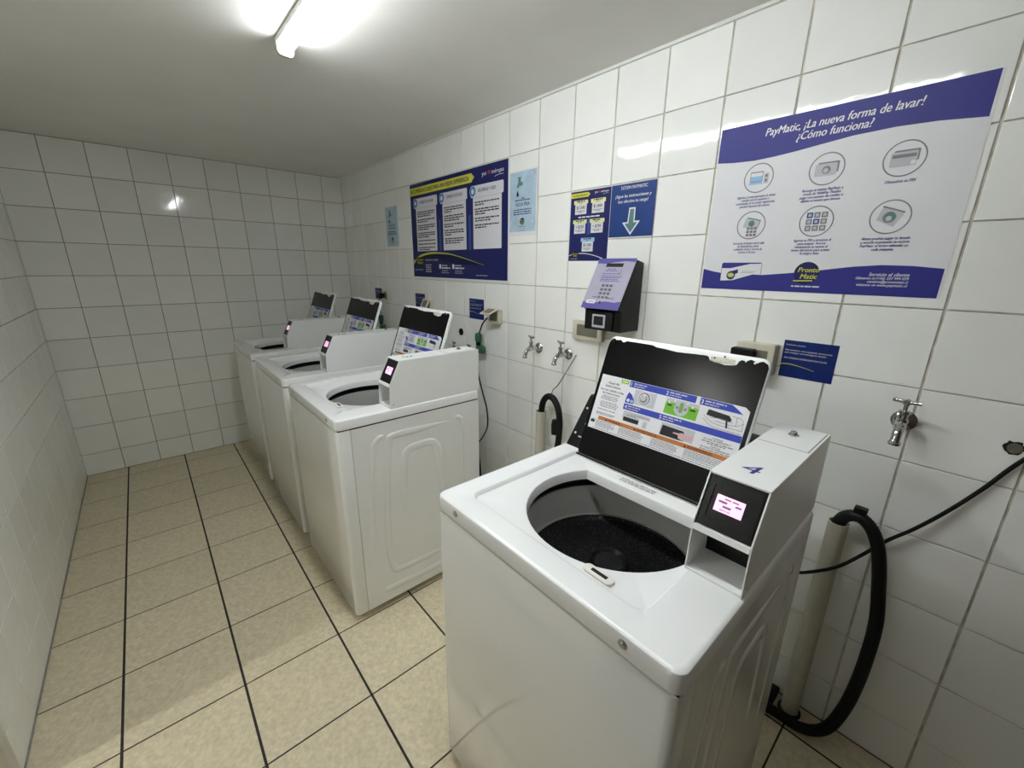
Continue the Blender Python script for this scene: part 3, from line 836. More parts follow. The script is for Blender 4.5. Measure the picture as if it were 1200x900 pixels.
a.text('¿Cómo funciona?', P_WHITE, 0.365, 0.142, 0.0200, s1=0.648, layer=2, shear=0.2)
CX = (0.222, 0.514, 0.785); CY = (0.318, 0.595)
for cy in CY:
    for cx in CX:
        a.nxt(); a.ring('circle_outline', P_GREY, cx, cy, 0.0385, 0.0415, 2)
def para(lines, cx, t, capm, widths=None, dt=0.0185):
    for i, l in enumerate(lines):
        a.text(l, P_NAVY, cx, t + i * dt, capm, align='C', layer=2, shear=0.2, cond=0.82)
para(['Ingresa a www.paymatic.cl, inicia', 'sesión con tu usuario o', 'contraseña, si no estás registrado,', 'puedes hacerlo ahí mismo'], 0.222, 0.430, 0.0068)
para(['Recarga tu tarjeta PayMatic a', 'través de WebPay. Puedes', 'pagar con tarjetas de crédito o', 'débito el monto que desees.'], 0.512, 0.430, 0.0068)
para(['Obtendrás tu PIN'], 0.787, 0.430, 0.0068)
para(['Acércate al tótem de la sala', 'de lavandería, pulsa', 'cualquier tecla y acerca la', 'tarjeta al lector.'], 0.222, 0.711, 0.0068)
para(['Ingresa tu PIN y presiona #', 'para aceptar. Acerca', 'nuevamente tu tarjeta al', 'lector del tótem para activar', 'la carga y listo.'], 0.512, 0.705, 0.0068)
para(['Ahora podrás pagar tu lavado', 'o secado acercando tu tarjeta', 'PayMatic al lector ubicado en', 'cada máquina.'], 0.785, 0.708, 0.0068)
# pictures in the circles
c = (CX[0], CY[0]); a.nxt()
a.rect('pictogram', P_GREY, c[0] - 0.040, c[1] - 0.037, c[0] + 0.020, c[1] + 0.022, 2); a.rect('pictogram', P_SKY, c[0] - 0.037, c[1] - 0.031, c[0] + 0.017, c[1] + 0.018, 3)
a.rect('pictogram', P_WHITE, c[0] - 0.037, c[1] - 0.031, c[0] + 0.017, c[1] - 0.010, 4); a.poly('pictogram', P_SKY, [(c[0] - 0.045, c[1] + 0.036), (c[0] - 0.039, c[1] + 0.022), (c[0] + 0.019, c[1] + 0.022), (c[0] + 0.024, c[1] + 0.036)], 3)
a.rect('pictogram', P_LGREY, c[0] + 0.026, c[1] - 0.024, c[0] + 0.048, c[1] + 0.035, 3); a.disc('pictogram', P_GREY, c[0] + 0.037, c[1] - 0.008, 0.004, 4); a.disc('pictogram', P_GREY, c[0] + 0.037, c[1] + 0.018, 0.004, 4)
c = (CX[1], CY[0]); a.nxt()
a.rect('pictogram', P_GREY, c[0] - 0.037, c[1] - 0.036, c[0] + 0.047, c[1] + 0.022, 2, 0.003); a.rect('pictogram', P_LGREY, c[0] - 0.045, c[1] - 0.028, c[0] + 0.040, c[1] + 0.036, 3, 0.003)
a.disc('pictogram', P_GREY, c[0], c[1] + 0.005, 0.010, 4); a.disc('pictogram', P_LGREY, c[0] - 0.002, c[1] + 0.008, 0.006, 5)
c = (CX[2], CY[0]); a.nxt()
a.rect('pictogram', P_GREY, c[0] - 0.037, c[1] - 0.040, c[0] + 0.046, c[1] + 0.015, 2, 0.003); a.rect('pictogram', P_LGREY, c[0] - 0.045, c[1] - 0.032, c[0] + 0.040, c[1] + 0.036, 3, 0.003)
a.rect('pictogram', P_GREY, c[0] - 0.040, c[1] - 0.020, c[0] + 0.036, c[1] - 0.004, 4); a.disc('pictogram', P_WHITE, c[0] + 0.030, c[1] + 0.022, 0.005, 4)
c = (CX[0], CY[1]); a.nxt()
a.poly('pictogram', P_GREY, [(c[0] - 0.022, c[1] - 0.050), (c[0] + 0.046, c[1] - 0.028), (c[0] + 0.036, c[1] + 0.020), (c[0] - 0.02, c[1])], 2)
a.poly('pictogram', P_LGREY, [(c[0] - 0.030, c[1] - 0.045), (c[0] + 0.040, c[1] - 0.022), (c[0] + 0.032, c[1] + 0.030), (c[0] - 0.040, c[1] + 0.010)], 3); a.disc('pictogram', P_TEAL, c[0] + 0.002, c[1] - 0.010, 0.009, 4)
for i in range(3):
    for j in range(3): a.rect('pictogram', P_GREY, c[0] - 0.018 + 0.018 * i, c[1] + 0.012 + 0.020 * j, c[0] - 0.004 + 0.018 * i, c[1] + 0.027 + 0.020 * j, 5)
c = (CX[1], CY[1]); a.nxt()
for i in range(3):
    for j in range(3):
        a.rect('pictogram', P_MBLUE if (i, j) in ((0, 0), (1, 1)) else P_GREY, c[0] - 0.042 + 0.030 * i, c[1] - 0.050 + 0.036 * j, c[0] - 0.017 + 0.030 * i, c[1] - 0.020 + 0.036 * j, 3)
        a.rect('pictogram', P_LGREY, c[0] - 0.036 + 0.030 * i, c[1] - 0.043 + 0.036 * j, c[0] - 0.023 + 0.030 * i, c[1] - 0.027 + 0.036 * j, 4)
c = (CX[2], CY[1]); a.nxt()
a.poly('pictogram', P_LGREY, [(c[0] - 0.030, c[1] - 0.052), (c[0] + 0.045, c[1] - 0.018), (c[0] + 0.018, c[1] + 0.050), (c[0] - 0.045, c[1] + 0.012)], 3)
a.poly('pictogram', P_GREY, [(c[0] - 0.030, c[1] - 0.058), (c[0] + 0.048, c[1] - 0.022), (c[0] + 0.045, c[1] - 0.016), (c[0] - 0.031, c[1] - 0.050)], 4)
a.disc('pictogram', P_GREY, c[0] - 0.002, c[1] + 0.002, 0.0135, 5); a.disc('pictogram', P_TEAL, c[0], c[1] - 0.002, 0.0105, 6); a.disc('pictogram', P_LGREY, c[0] - 0.003, c[1] + 0.007, 0.006, 7)
# card, emblem, service lines
a.rect('card_picture', P_NAVY, 0.102, 0.826, 0.310, 0.935, 2, 0.006)
a.poly('card_picture', P_WHITE, [(0.104, 0.862), (0.15, 0.862), (0.20, 0.848), (0.25, 0.834), (0.308, 0.832), (0.308, 0.902), (0.27, 0.900), (0.22, 0.920), (0.17, 0.940), (0.105, 0.944)], 3)
a.disc('card_picture', P_NAVY, 0.158, 0.908, 0.0135, 4); a.poly('card_picture', P_NAVY, [(0.160, 0.880), (0.192, 0.868), (0.194, 0.892), (0.170, 0.905)], 4); a.disc('card_picture', P_YEL, 0.158, 0.906, 0.010, 5, ry=0.007)
a.dashes(P_GREY, 0.215, 0.285, 0.882, 0.0012, 4); a.dashes(P_GREY, 0.205, 0.275, 0.890, 0.0012, 4)
round_logo(a, 0.517, 0.886, 0.0315)
a.dashes(P_WHITE, 0.462, 0.582, 0.968, 0.0036, 2)
a.text('Servicio al cliente', P_WHITE, 0.760, 0.896, 0.0085, s1=0.897, layer=2, shear=0.2)
a.text('Llámanos al (+56) 227 994 029', P_WHITE, 0.716, 0.914, 0.0066, s1=0.897, layer=2, shear=0.2)
a.text('contacto@prontomatic.cl', P_WHITE, 0.760, 0.932, 0.0066, s1=0.897, layer=2, shear=0.2)
a.text('visítanos en www.paymatic.cl', P_WHITE, 0.722, 0.950, 0.0066, s1=0.897, layer=2, shear=0.2)
a.build()

# ---- blue recommendations poster
bw, bh = 1.014, 0.5865
r, a = sheet('wall_poster', -1.237, 1.980, bw, bh, 'wide dark blue poster with a yellow heading arrow and three white columns')
backing(r, P_WHITE, -0.004, bw + 0.012, -bh - 0.014, 0.003)
a.rect('printed_background', P_DNAVY, 0, 0, 1, 1, 1)
for k_ in range(2):
    s_ = 0.355 + 0.315 * k_
    a.nxt(); a.rect('lighter_stripe', P_MBLUE, s_ - 0.012, 0.40, s_ + 0.012, 0.72, 2)
a.poly('heading_arrow', P_YEL, [(0.0, 0.038), (0.690, 0.038), (0.718, 0.078), (0.690, 0.118), (0.0, 0.118)], 2)
a.text('RECOMENDACIONES', P_INK, 0.012, 0.098, 0.0235, s1=0.285, layer=3)
a.text('PARA UNA MEJOR EXPERIENCIA', P_DNAVY, 0.295, 0.098, 0.0235, s1=0.668, layer=3)
brand_heart(a, 0.785, 0.965, 0.085, 0.021)
cols = [(0.045, 0.335, 0.067, 0.319, 'CONSEJOS DE LAVADO', 0.068), (0.368, 0.650, 0.392, 0.636, 'CONSEJOS DE SECADO', 0.387), (0.685, 0.966, 0.704, 0.950, 'SEGURIDAD Y ASEO', 0.704)]
rng = random.Random(21)
lines = [(3, 2, 3, 3, 1, 1, 2), (3, 3, 2, 3, 3), (2, 3, 2, 2)]
for (h0, h1, c0, c1, ttl, cc), ln in zip(cols, lines):
    a.nxt()
    a.rect('text_column', P_CARD, c0, 0.24, c1, 0.715, 2, 0.004)
    a.rect('column_heading', P_CARD, h0, 0.153, h1, 0.254, 4, 0.008)
    a.rect('column_heading', P_LGREY, c0, 0.2545, c1, 0.260, 3)
    a.disc('column_badge', P_SKY, cc, 0.200, 0.029, 5); a.disc('column_badge', P_DNAVY, cc, 0.200, 0.023, 6); a.disc('column_badge', P_SKY, cc, 0.200, 0.017, 7); a.disc('column_badge', P_WHITE, cc, 0.203, 0.009, 8)
    a.text(ttl, P_DNAVY, h0 + 0.068, 0.213, 0.0165, s1=h1 - (0.062 if ttl[0] == 'S' else 0.045), layer=5)
    t = 0.305
    nl = sum(ln) + len(ln) * 0.65
    for b in ln:
        a.disc('bullet', P_INK, c0 + 0.012, t - 0.008, 0.0025, 3)
        for i in range(b):
            a.dashes(P_INK, c0 + 0.018, c1 - (0.02 if i < b - 1 or b == 1 else rng.uniform(0.06, 0.16)), t, 0.0068, 3, rng=rng)
            t += 0.0215
        t += 0.0165
a.poly('swoosh_shadow', mat('print_deep_navy', (0.006, 0.007, 0.045), rough=0.45, spec=0.3, noise=0.05), [(0.0, 0.86), (0.06, 0.80), (0.119, 0.768), (0.20, 0.750), (0.285, 0.745), (0.38, 0.752), (0.477, 0.764), (0.62, 0.806), (0.801, 0.868), (0.60, 0.86), (0.30, 0.80), (0.1, 0.83)], 2)
a.band('yellow_swoosh', P_YEL, [(0.0, 0.845), (0.035, 0.815), (0.075, 0.785), (0.119, 0.762), (0.20, 0.744), (0.285, 0.739), (0.38, 0.745), (0.477, 0.759), (0.62, 0.802), (0.801, 0.866)], [0.020, 0.0015], 3)
a.rect('round_emblem', P_INK, 0.035, 0.782, 0.145, 0.872, 4, 0.010)
a.text('Pronto', P_YEL, 0.045, 0.822, 0.017, s1=0.135, layer=5, shear=0.2, name='emblem_lettering'); a.text('Matic', P_YEL, 0.055, 0.856, 0.017, s1=0.130, layer=5, shear=0.2, name='emblem_lettering')
a.text('ATENCIÓN A CLIENTES', P_LGREY, 0.158, 0.822, 0.0115, s1=0.325, layer=3)
for s_ in (0.333, 0.482): a.nxt(); a.rect('pictogram', P_WHITE, s_, 0.858, s_ + 0.022, 0.905, 3, 0.003)
for i in range(4): a.dashes(P_LGREY, 0.165, 0.235, 0.872 + 0.024 * i, 0.0065, 3, rng=rng)
for s_ in (0.362, 0.512):
    a.dashes(P_LGREY, s_, s_ + 0.075, 0.878, 0.007, 3, rng=rng); a.dashes(P_WHITE, s_, s_ + 0.095, 0.905, 0.009, 3, rng=rng)
    a.dashes(P_LGREY, s_, s_ + 0.075, 0.930, 0.004, 3, rng=rng); a.dashes(P_LGREY, s_ - 0.005, s_ + 0.085, 0.950, 0.004, 3, rng=rng)
a.dashes(P_LGREY, 0.02, 0.13, 0.925, 0.004, 3, rng=rng); a.dashes(P_LGREY, 0.725, 0.83, 0.965, 0.004, 3, rng=rng)
a.build()

# ---- two aqua cold-water sheets
def aqua(y0, zt, label, bx):
    w, h = 0.188, 0.272
    r, a = sheet('wall_notice', y0, zt, w, h, label, 'poster', 'pale blue cold water notices')
    backing(r, P_WHITE, -bx * 0.4, w + bx, -h - bx * 2, bx * 0.6)
    a.rect('printed_background', P_AQUA, 0, 0, 1, 1, 1)
    a.poly('tap_picture', P_TEAL, [(0.28, 0.23), (0.33, 0.17), (0.33, 0.10), (0.28, 0.085), (0.46, 0.085), (0.42, 0.10), (0.42, 0.165), (0.50, 0.175), (0.50, 0.225), (0.36, 0.235), (0.345, 0.26), (0.28, 0.26)], 2)
    a.poly('drop_picture', P_DNAVY, [(0.30, 0.30), (0.36, 0.37), (0.34, 0.405), (0.28, 0.405), (0.26, 0.37)], 2)
    a.dashes(P_DNAVY, 0.22, 0.78, 0.475, 0.0045, 2, rng=rng); a.dashes(P_DNAVY, 0.46, 0.58, 0.445, 0.004, 2, rng=rng)
    a.text('AGUA FRÍA', P_DNAVY, 0.23, 0.565, 0.0155, s1=0.77, layer=2)
    for t in (0.635, 0.672, 0.709): a.dashes(P_DNAVY, 0.16, 0.84, t, 0.0048, 2, rng=rng)
    round_logo(a, 0.50, 0.825, 0.0165, 2)
    a.dashes(P_DNAVY, 0.36, 0.64, 0.915, 0.002, 2, rng=rng)
    for s, t, q in ((0.07, 0.83, 0.006), (0.88, 0.84, 0.008), (0.85, 0.05, 0.005), (0.93, 0.12, 0.006), (0.95, 0.20, 0.004), (0.82, 0.16, 0.004)):
        a.disc('bubble', P_CARD, s, t, q, 2, 14); a.disc('bubble', P_AQUA, s + 0.01, t, q * 0.7, 3, 14)
    a.build()
aqua(-2.265, 1.907, 'pale blue cold water notice beside the right edge of the wide blue poster', 0.010)
aqua(-0.843, 1.876, 'pale blue cold water notice alone on the wall near the far corner', 0.003)

# ---- price list
bw, bh = 0.209, 0.2825
r, a = sheet('price_list', -2.673, 1.777, bw, bh, 'dark blue price list with five small white price cards', 'poster')
backing(r, P_WHITE, -0.003, bw, -bh, 0.001)
a.rect('printed_background', P_DNAVY, 0, 0, 1, 1, 1); a.rect('lighter_stripe', P_MBLUE, 0.46, 0.36, 0.54, 0.62, 2)
a.poly('heading_arrow', P_YEL, [(0, 0.025), (0.447, 0.025), (0.497, 0.055), (0.447, 0.088), (0, 0.088)], 2)
a.text('VALORES SERVICIO', P_INK, 0.04, 0.072, 0.0075, s1=0.43, layer=3)
brand_heart(a, 0.61, 0.94, 0.056, 0.0085)
for (s0, s1, t0, pr, hm, hd) in ((0.087, 0.451, 0.128, '$1.500', P_PYEL, 'LAVADO'), (0.524, 0.885, 0.128, '$1.800', P_PYEL, 'SECADO'), (0.085, 0.444, 0.402, '+ $250', P_PYEL, None), (0.524, 0.885, 0.404, '+ $700', P_PYEL, None), (0.318, 0.668, 0.666, '$1.500', P_SKY, None)):
    a.nxt()
    a.rect('price_card', P_CARD, s0 + 0.035, t0 + 0.03, s1 - 0.030, t0 + 0.197, 2); a.rect('price_card', hm, s0, t0, s1, t0 + 0.055, 3, 0.002)
    a.dashes(P_INK, s0 + 0.07, s1 - 0.07, t0 + 0.022, 0.0040, 4, rng=rng); a.dashes(P_GREY, s0 + 0.13, s1 - 0.13, t0 + 0.043, 0.0030, 4, rng=rng)
    a.text(pr, P_INK, s0 + 0.075, t0 + 0.122, 0.0115, s1=s1 - 0.075, layer=4)
    a.dashes(P_GREY, s0 + 0.065, s1 - 0.065, t0 + 0.155, 0.0028, 4, rng=rng); a.dashes(P_GREY, s0 + 0.12, s1 - 0.12, t0 + 0.172, 0.0028, 4, rng=rng)
a.dashes(P_WHITE, 0.22, 0.76, 0.376, 0.0050, 3, rng=rng)
a.band('white_swoosh', P_CARD, [(0, 0.925), (0.1, 0.905), (0.256, 0.891), (0.484, 0.896), (0.70, 0.925), (0.9, 0.968)], 0.0032, 3)
a.rect('round_emblem', P_INK, 0.10, 0.868, 0.27, 0.945, 4, 0.004); a.text('Pronto', P_YEL, 0.12, 0.905, 0.0065, s1=0.25, layer=5, name='emblem_lettering'); a.text('Matic', P_YEL, 0.13, 0.935, 0.0065, s1=0.24, layer=5, name='emblem_lettering')
a.dashes(P_LGREY, 0.06, 0.25, 0.972, 0.002, 3, rng=rng)
a.build()

# ---- totem sign
bw, bh = 0.1965, 0.193
r, a = sheet('totem_sign', -2.884, 1.778, bw, bh, 'square blue sign with a white-edged arrow pointing down at the payment terminal', 'sign')
backing(r, P_BLUE, 0, bw, -bh, 0)
a.rect('printed_background', P_BLUE, 0, 0, 1, 1, 1); 
a.text('TÓTEM PAYMATIC', P_CARD, 0.215, 0.105, 0.0115, s1=0.81, layer=3, shear=0.1)
a.text('¡Sigue las instrucciones y', P_WHITE, 0.105, 0.252, 0.0110, s1=0.905, layer=3, shear=0.15)
a.text('haz efectiva tu carga!', P_WHITE, 0.176, 0.352, 0.0110, s1=0.845, layer=3, shear=0.15)
ar = [(0.452, 0.453), (0.592, 0.453), (0.592, 0.705), (0.715, 0.705), (0.515, 0.970), (0.310, 0.725), (0.430, 0.722)]
a.poly('arrow', P_WHITE, ar, 3)
cxm = sum(p[0] for p in ar) / 7; cym = 0.70
a.poly('arrow', P_TEAL, [(0.475, 0.478), (0.568, 0.478), (0.568, 0.732), (0.652, 0.734), (0.515, 0.922), (0.368, 0.748), (0.455, 0.746)], 4)
a.build()

# ---- four small detergent notices
def detergent(y0, zt, w, h, label):
    r, a = sheet('detergent_notice', y0, zt, w, h, label, 'sign', 'small blue detergent notices above the sockets')
    backing(r, P_DBLUE, 0, w, -h, 0)
    a.text('Estimado usuario:', P_CARD, 0.05, 0.135, 0.0042, s1=0.417, layer=2)
    a.text('Esta lavadora está equipada únicamente', P_CARD, 0.047, 0.275, 0.0046, s1=0.912, layer=2)
    a.text('para trabajar con detergente líquido', P_CARD, 0.047, 0.345, 0.0046, s1=0.815, layer=2)
    a.text('NO UTILIZAR DETERGENTE EN POLVO', P_CARD, 0.05, 0.492, 0.0046, s1=0.843, layer=2)
    a.band('yellow_swoosh', P_YEL, [(0, 0.655), (0.11, 0.642), (0.224, 0.642), (0.434, 0.682), (0.654, 0.742)], [0.0032, 0.001], 2)
    a.build()
detergent(-3.5775, 1.2585, 0.139, 0.1145, 'small dark blue detergent notice below the large how-to-pay poster')
detergent(-1.899, 1.282, 0.143, 0.118, 'small dark blue detergent notice left of the open-flap socket with the green adapter')
detergent(-1.235, 1.277, 0.135, 0.100, 'small dark blue detergent notice directly below the wide blue poster, left part')
detergent(-0.550, 1.285, 0.130, 0.085, 'small dark blue detergent notice nearest the back wall')

# ================================================================== PAYMENT TERMINAL
pt = empty('payment_terminal', (W - 0.0016, -2.972, 1.225), 'black and lilac payment terminal with keypad, mounted on the wall', 'terminal')
bx0 = W - 0.0016
prism('terminal_housing', [(0.0, 0.0), (1.867 - bx0, 0.0), (1.867 - bx0, 0.078), (1.842 - bx0, 0.090), (1.944 - bx0, 0.272), (0.0, 0.262)], 'y', -0.0875, 0.0875, BLACKP, pt, 0.0025)
box('reader_module', 1.857 - bx0, 1.870 - bx0, -0.055, 0.058, 0.004, 0.076, BLACKP, pt, 0.004)
box('reader_frame', 1.8545 - bx0, 1.8575 - bx0, -0.022, 0.040, 0.012, 0.064, P_LGREY, pt, 0.002)
box('reader_window', 1.8538 - bx0, 1.8550 - bx0, -0.014, 0.032, 0.022, 0.057, P_INK, pt)
A0 = Vector((1.839 - bx0, 0, 0.087)); B0 = Vector((1.941 - bx0, 0, 0.2765)); dd = (B0 - A0).normalized(); nf = Vector((-dd.z, 0, dd.x)); FL = (B0 - A0).length
fw = 0.175
fp = box('face_plate', 0, fw, -FL, 0, -0.002, 0.0, P_LILAC, pt)
fp.matrix_basis = Matrix.Translation(Vector((B0.x, fw / 2, B0.z)) + nf * 0.0015) @ Matrix(((0, dd.x, nf.x, 0), (-1, 0, 0, 0), (0, dd.z, nf.z, 0), (0, 0, 0, 1)))
a = Art(fp, fw, FL, 0.0)
P_PURP = mat('print_purple', (0.10, 0.085, 0.33), rough=0.45, spec=0.3, noise=0.05)
a.poly('purple_band', P_PURP, [(0, 0), (1, 0), (1, 0.075), (0.75, 0.055), (0.5, 0.075), (0.25, 0.11), (0, 0.10)], 1)
a.nxt(); a.poly('purple_band', P_PURP, [(0, 0.875), (0.2, 0.90), (0.4, 0.875), (0.6, 0.85), (0.85, 0.86), (1, 0.83), (1, 1), (0, 1)], 1)
a.rect('display', P_INK, 0.27, 0.10, 0.72, 0.172, 2)
a.ring('printed_mark', P_GREY, 0.70, 0.26, 0.006, 0.008, 2, 16)
for t, s0, s1 in ((0.225, 0.34, 0.60), (0.26, 0.30, 0.63), (0.315, 0.25, 0.75), (0.365, 0.25, 0.80), (0.395, 0.25, 0.74), (0.43, 0.25, 0.72), (0.46, 0.25, 0.78)):
    a.dashes(P_PURP, s0, s1, t, 0.0030, 2, rng=rng)
a.rect('white_badge', P_WHITE, 0.10, 0.835, 0.34, 0.905, 2, 0.004); a.text('PayMatic', P_PURP, 0.14, 0.885, 0.0075, s1=0.32, layer=3, shear=0.2)
a.dashes(P_INK, 0.22, 0.34, 0.785, 0.003, 2, rng=rng); a.dashes(P_INK, 0.64, 0.80, 0.795, 0.003, 2, rng=rng)
a.nxt(); a.disc('printed_mark', P_INK, 0.47, 0.875, 0.005, 2, 14)
a.build()
key0 = None
for j in range(4):
    for i in range(3):
        if key0 is None:
            key0 = prism('key', rrect(-0.0058, 0.0058, -0.0046, 0.0046, 0.0015, 3), 'z', 0.0, 0.0035, mat('dark_steel_key', (0.16, 0.16, 0.17), rough=0.3, metal=0.8, noise=0.1), fp, 0.0006, 1)
            kq = key0
        else:
            kq = key0.copy(); COL.objects.link(kq); kq.parent = fp
        kq.matrix_basis = Matrix.Translation(((0.395 + 0.105 * i) * fw, -(0.545 + 0.077 * j) * FL, 0.0))

# ================================================================== SOCKETS
def socket(name, y, z, w, h, label, flap=None, plug=False, depth=0.028, group='sockets on the right wall'):
    r = empty(name, (W - 0.0016, y, z), label, 'socket', group)
    prism('back_box', rrect(-w / 2, w / 2, -h / 2, h / 2, 0.005, 4), 'x', -depth, 0.0, CREAM, r, 0.0025)
    if flap is None:
        prism('face_insert', rrect(-w * 0.34, w * 0.34, -h * 0.30, h * 0.30, 0.003, 3), 'x', -depth - 0.002, -depth + 0.001, CREAMD, r, 0.0008, 1)
    else:
        bm = bmesh.new()
        f = prism('flap', rrect(-w / 2, w / 2, -0.074, 0.0, 0.005, 4), 'x', -0.006, 0.0, CREAM, r, 0.002)
        f.matrix_basis = Matrix.Translation((-depth + 0.002, 0, h / 2)) @ Matrix.Rotation(math.radians(flap), 4, 'Y')
        wd_ = prism('flap_window', rrect(-w * 0.33, w * 0.33, -0.060, -0.014, 0.003, 3), 'x', -0.0075, 0.0012, CREAMD, f, 0.0005, 1)
        prism('face_insert', rrect(-w * 0.34, w * 0.34, -h * 0.32, h * 0.28, 0.003, 3), 'x', -depth - 0.0015, -depth + 0.001, CREAMD, r, 0.0008, 1)
    return r
socket('wall_socket', -2.166, 1.200, 0.088, 0.080, 'cream wall socket with its flap lifted, cord and green adapter hanging below', flap=68)
socket('wall_socket', -1.445, 1.213, 0.085, 0.075, 'cream wall socket with half-open flap behind the second washing machine lid', flap=28)
socket('wall_socket', -0.760, 1.235, 0.070, 0.075, 'small cream wall socket with a black plug, nearest the back wall', depth=0.012)
sp = empty('power_plug', (W - 0.015, -0.722, 1.232), 'black power plug in the socket nearest the back wall', 'plug')
prism('plug_body', rrect(-0.022, 0.022, -0.018, 0.018, 0.006, 4), 'x', -0.038, 0.0, RUBBER, sp, 0.003)
tube('plug_cord', [(-0.03, 0.005, -0.01), (-0.035, 0.01, -0.05), (-0.025, 0.020, -0.10), (-0.020, 0.022, -0.148)], 0.0035, RUBBER, sp, 8)
socket('wall_socket', -3.512, 1.193, 0.112, 0.098, 'deep cream wall socket behind the open lid of the nearest machine', depth=0.046)
sp = empty('power_plug', (W - 0.048, -3.485, 1.208), 'black power plug behind the open lid of the nearest machine', 'plug')
prism('plug_body', rrect(-0.034, 0.034, -0.017, 0.017, 0.005, 4), 'x', -0.03, 0.0, RUBBER, sp, 0.003)
tube('plug_cord', [(-0.015, 0.0, -0.015), (-0.018, 0.0, -0.06), (-0.015, 0.005, -0.2), (-0.01, 0.0, -0.6)], 0.0035, RUBBER, sp, 8)
socket('wall_socket', -2.818, 1.197, 0.166, 0.084, 'cream switch box with smoked window partly hidden by the payment terminal', depth=0.022)

# green adapters with hanging cords
def adapter(y, z, label, cordpts):
    r = empty('power_adapter', (W - 0.035, y, z), label, 'adapter', 'green adapters hanging on cords')
    box('adapter_body', -0.018, 0.018, -0.017, 0.022, 0.005, 0.062, GREEN, r, 0.0145, 4)
    box('adapter_plug', -0.018, 0.020, -0.052, 0.018, -0.058, -0.010, GREEN, r, 0.0165, 4)
    box('adapter_neck', -0.012, 0.012, -0.006, 0.014, -0.014, 0.012, RUBBER, r, 0.003)
    for nm, pts in cordpts:
        tube(nm, [(p[0] - (W - 0.035), p[1] - y, p[2] - z) for p in pts], 0.0042, RUBBER, r, 8)
adapter(-2.032, 1.03, 'green power adapter hanging below the open-flap socket behind the third machine',
        [('supply_cord', [(W - 0.05, -2.135, 1.19), (W - 0.055, -2.10, 1.155), (W - 0.04, -2.055, 1.11), (W - 0.033, -2.034, 1.085)]),
         ('outgoing_cord', [(W - 0.035, -2.022, 0.985), (W - 0.035, -2.020, 0.92), (W - 0.032, -2.024, 0.83), (W - 0.03, -2.065, 0.72), (W - 0.026, -2.096, 0.63), (W - 0.022, -2.094, 0.52), (W - 0.016, -2.03, 0.42), (W - 0.014, -1.97, 0.36)])])
adapter(-0.700, 1.015, 'green power adapter behind the second machine lid, near the back wall',
        [('outgoing_cord', [(W - 0.035, -0.69, 0.97), (W - 0.035, -0.69, 0.8), (W - 0.03, -0.70, 0.5), (W - 0.06, -0.70, 0.3)])])
# thick black drain hose behind the third machine
def hose(name, pts, label, rad=0.014, ribs=0.0008):
    path = catmull(pts, 14)
    L = sum((b - a).length for a, b in zip(path, path[1:]))
    n = int(L / 0.0035)
    # resample evenly
    out = [path[0]]; acc = 0.0; step = L / n; i = 0; pos = path[0].copy()
    ds = [0.0]
    for a_, b_ in zip(path, path[1:]): ds.append(ds[-1] + (b_ - a_).length)
    out = []
    j = 0
    for q in range(n + 1):
        d_ = min(q * step, ds[-1])
        while j < len(ds) - 2 and ds[j + 1] < d_: j += 1
        f_ = (d_ - ds[j]) / max(ds[j + 1] - ds[j], 1e-9)
        out.append(path[j].lerp(path[j + 1], f_))
    bm = bmesh.new()
    bm_tube(bm, out, lambda f: rad + ribs * (1 if int(round(f * n)) % 2 else -1), 12)
    o = from_bm(name, bm, RUBBER, None, 60)
    return tag(o, label, 'hose', 'black drain hoses')
hose('drain_hose', [(W - 0.058, -2.000, 0.56), (W - 0.058, -2.008, 0.44), (W - 0.058, -2.045, 0.30), (W - 0.058, -2.055, 0.15), (W - 0.07, -2.04, 0.05), (1.70, -2.0, 0.03)], 'black drain hose hanging in the gap behind the third machine', 0.011)

# ================================================================== DRAIN PIPES AND HOSES
def pvc(y, x, h, label, rad=0.0205):
    r = empty('drain_pipe', (x, y, 0), label, 'pipe', 'white drain standpipes')
    lathe('pipe', [(0, rad - 0.004), (0, rad), (h, rad), (h, rad - 0.003), (h - 0.12, rad - 0.003), (h - 0.12, 0)], (0, 0, 0), (0, 0, 1), PVC, r, 28)
    lathe('pipe_collar', [(0, rad + 0.002), (0, rad + 0.009), (0.006, rad + 0.008), (0.008, rad + 0.0005)], (0, 0, 0.0006), (0, 0, 1), FGROUT, r, 20)
    return r
pvc(-3.818, W - 0.046, 0.752, 'white standpipe to the right of the nearest machine', 0.0255)
pvc(-2.588, W - 0.060, 0.766, 'white standpipe under the pair of taps, left of the nearest machine', 0.0255)
hp = [(W - 0.046, -3.818, 0.66), (W - 0.046, -3.816, 0.735), (W - 0.048, -3.826, 0.772), (W - 0.052, -3.848, 0.790), (W - 0.055, -3.873, 0.787), (W - 0.058, -3.899, 0.760), (W - 0.06, -3.920, 0.706),
      (W - 0.06, -3.940, 0.604), (W - 0.062, -3.957, 0.481), (W - 0.068, -3.958, 0.31), (W - 0.075, -3.946, 0.165), (W - 0.085, -3.918, 0.060), (W - 0.10, -3.862, 0.020), (W - 0.11, -3.77, 0.019), (W - 0.17, -3.70, 0.03), (1.64, -3.66, 0.07)]
hose('drain_hose', hp, 'thick black drain hose looping from the right standpipe to the floor', 0.0165)
cl = empty('hose_clip', (W - 0.054, -3.858, 0.808), 'small black clip on top of the looping drain hose', 'clip')
box('clip_block', -0.012, 0.012, -0.016, 0.014, -0.003, 0.014, RUBBER, cl, 0.002)
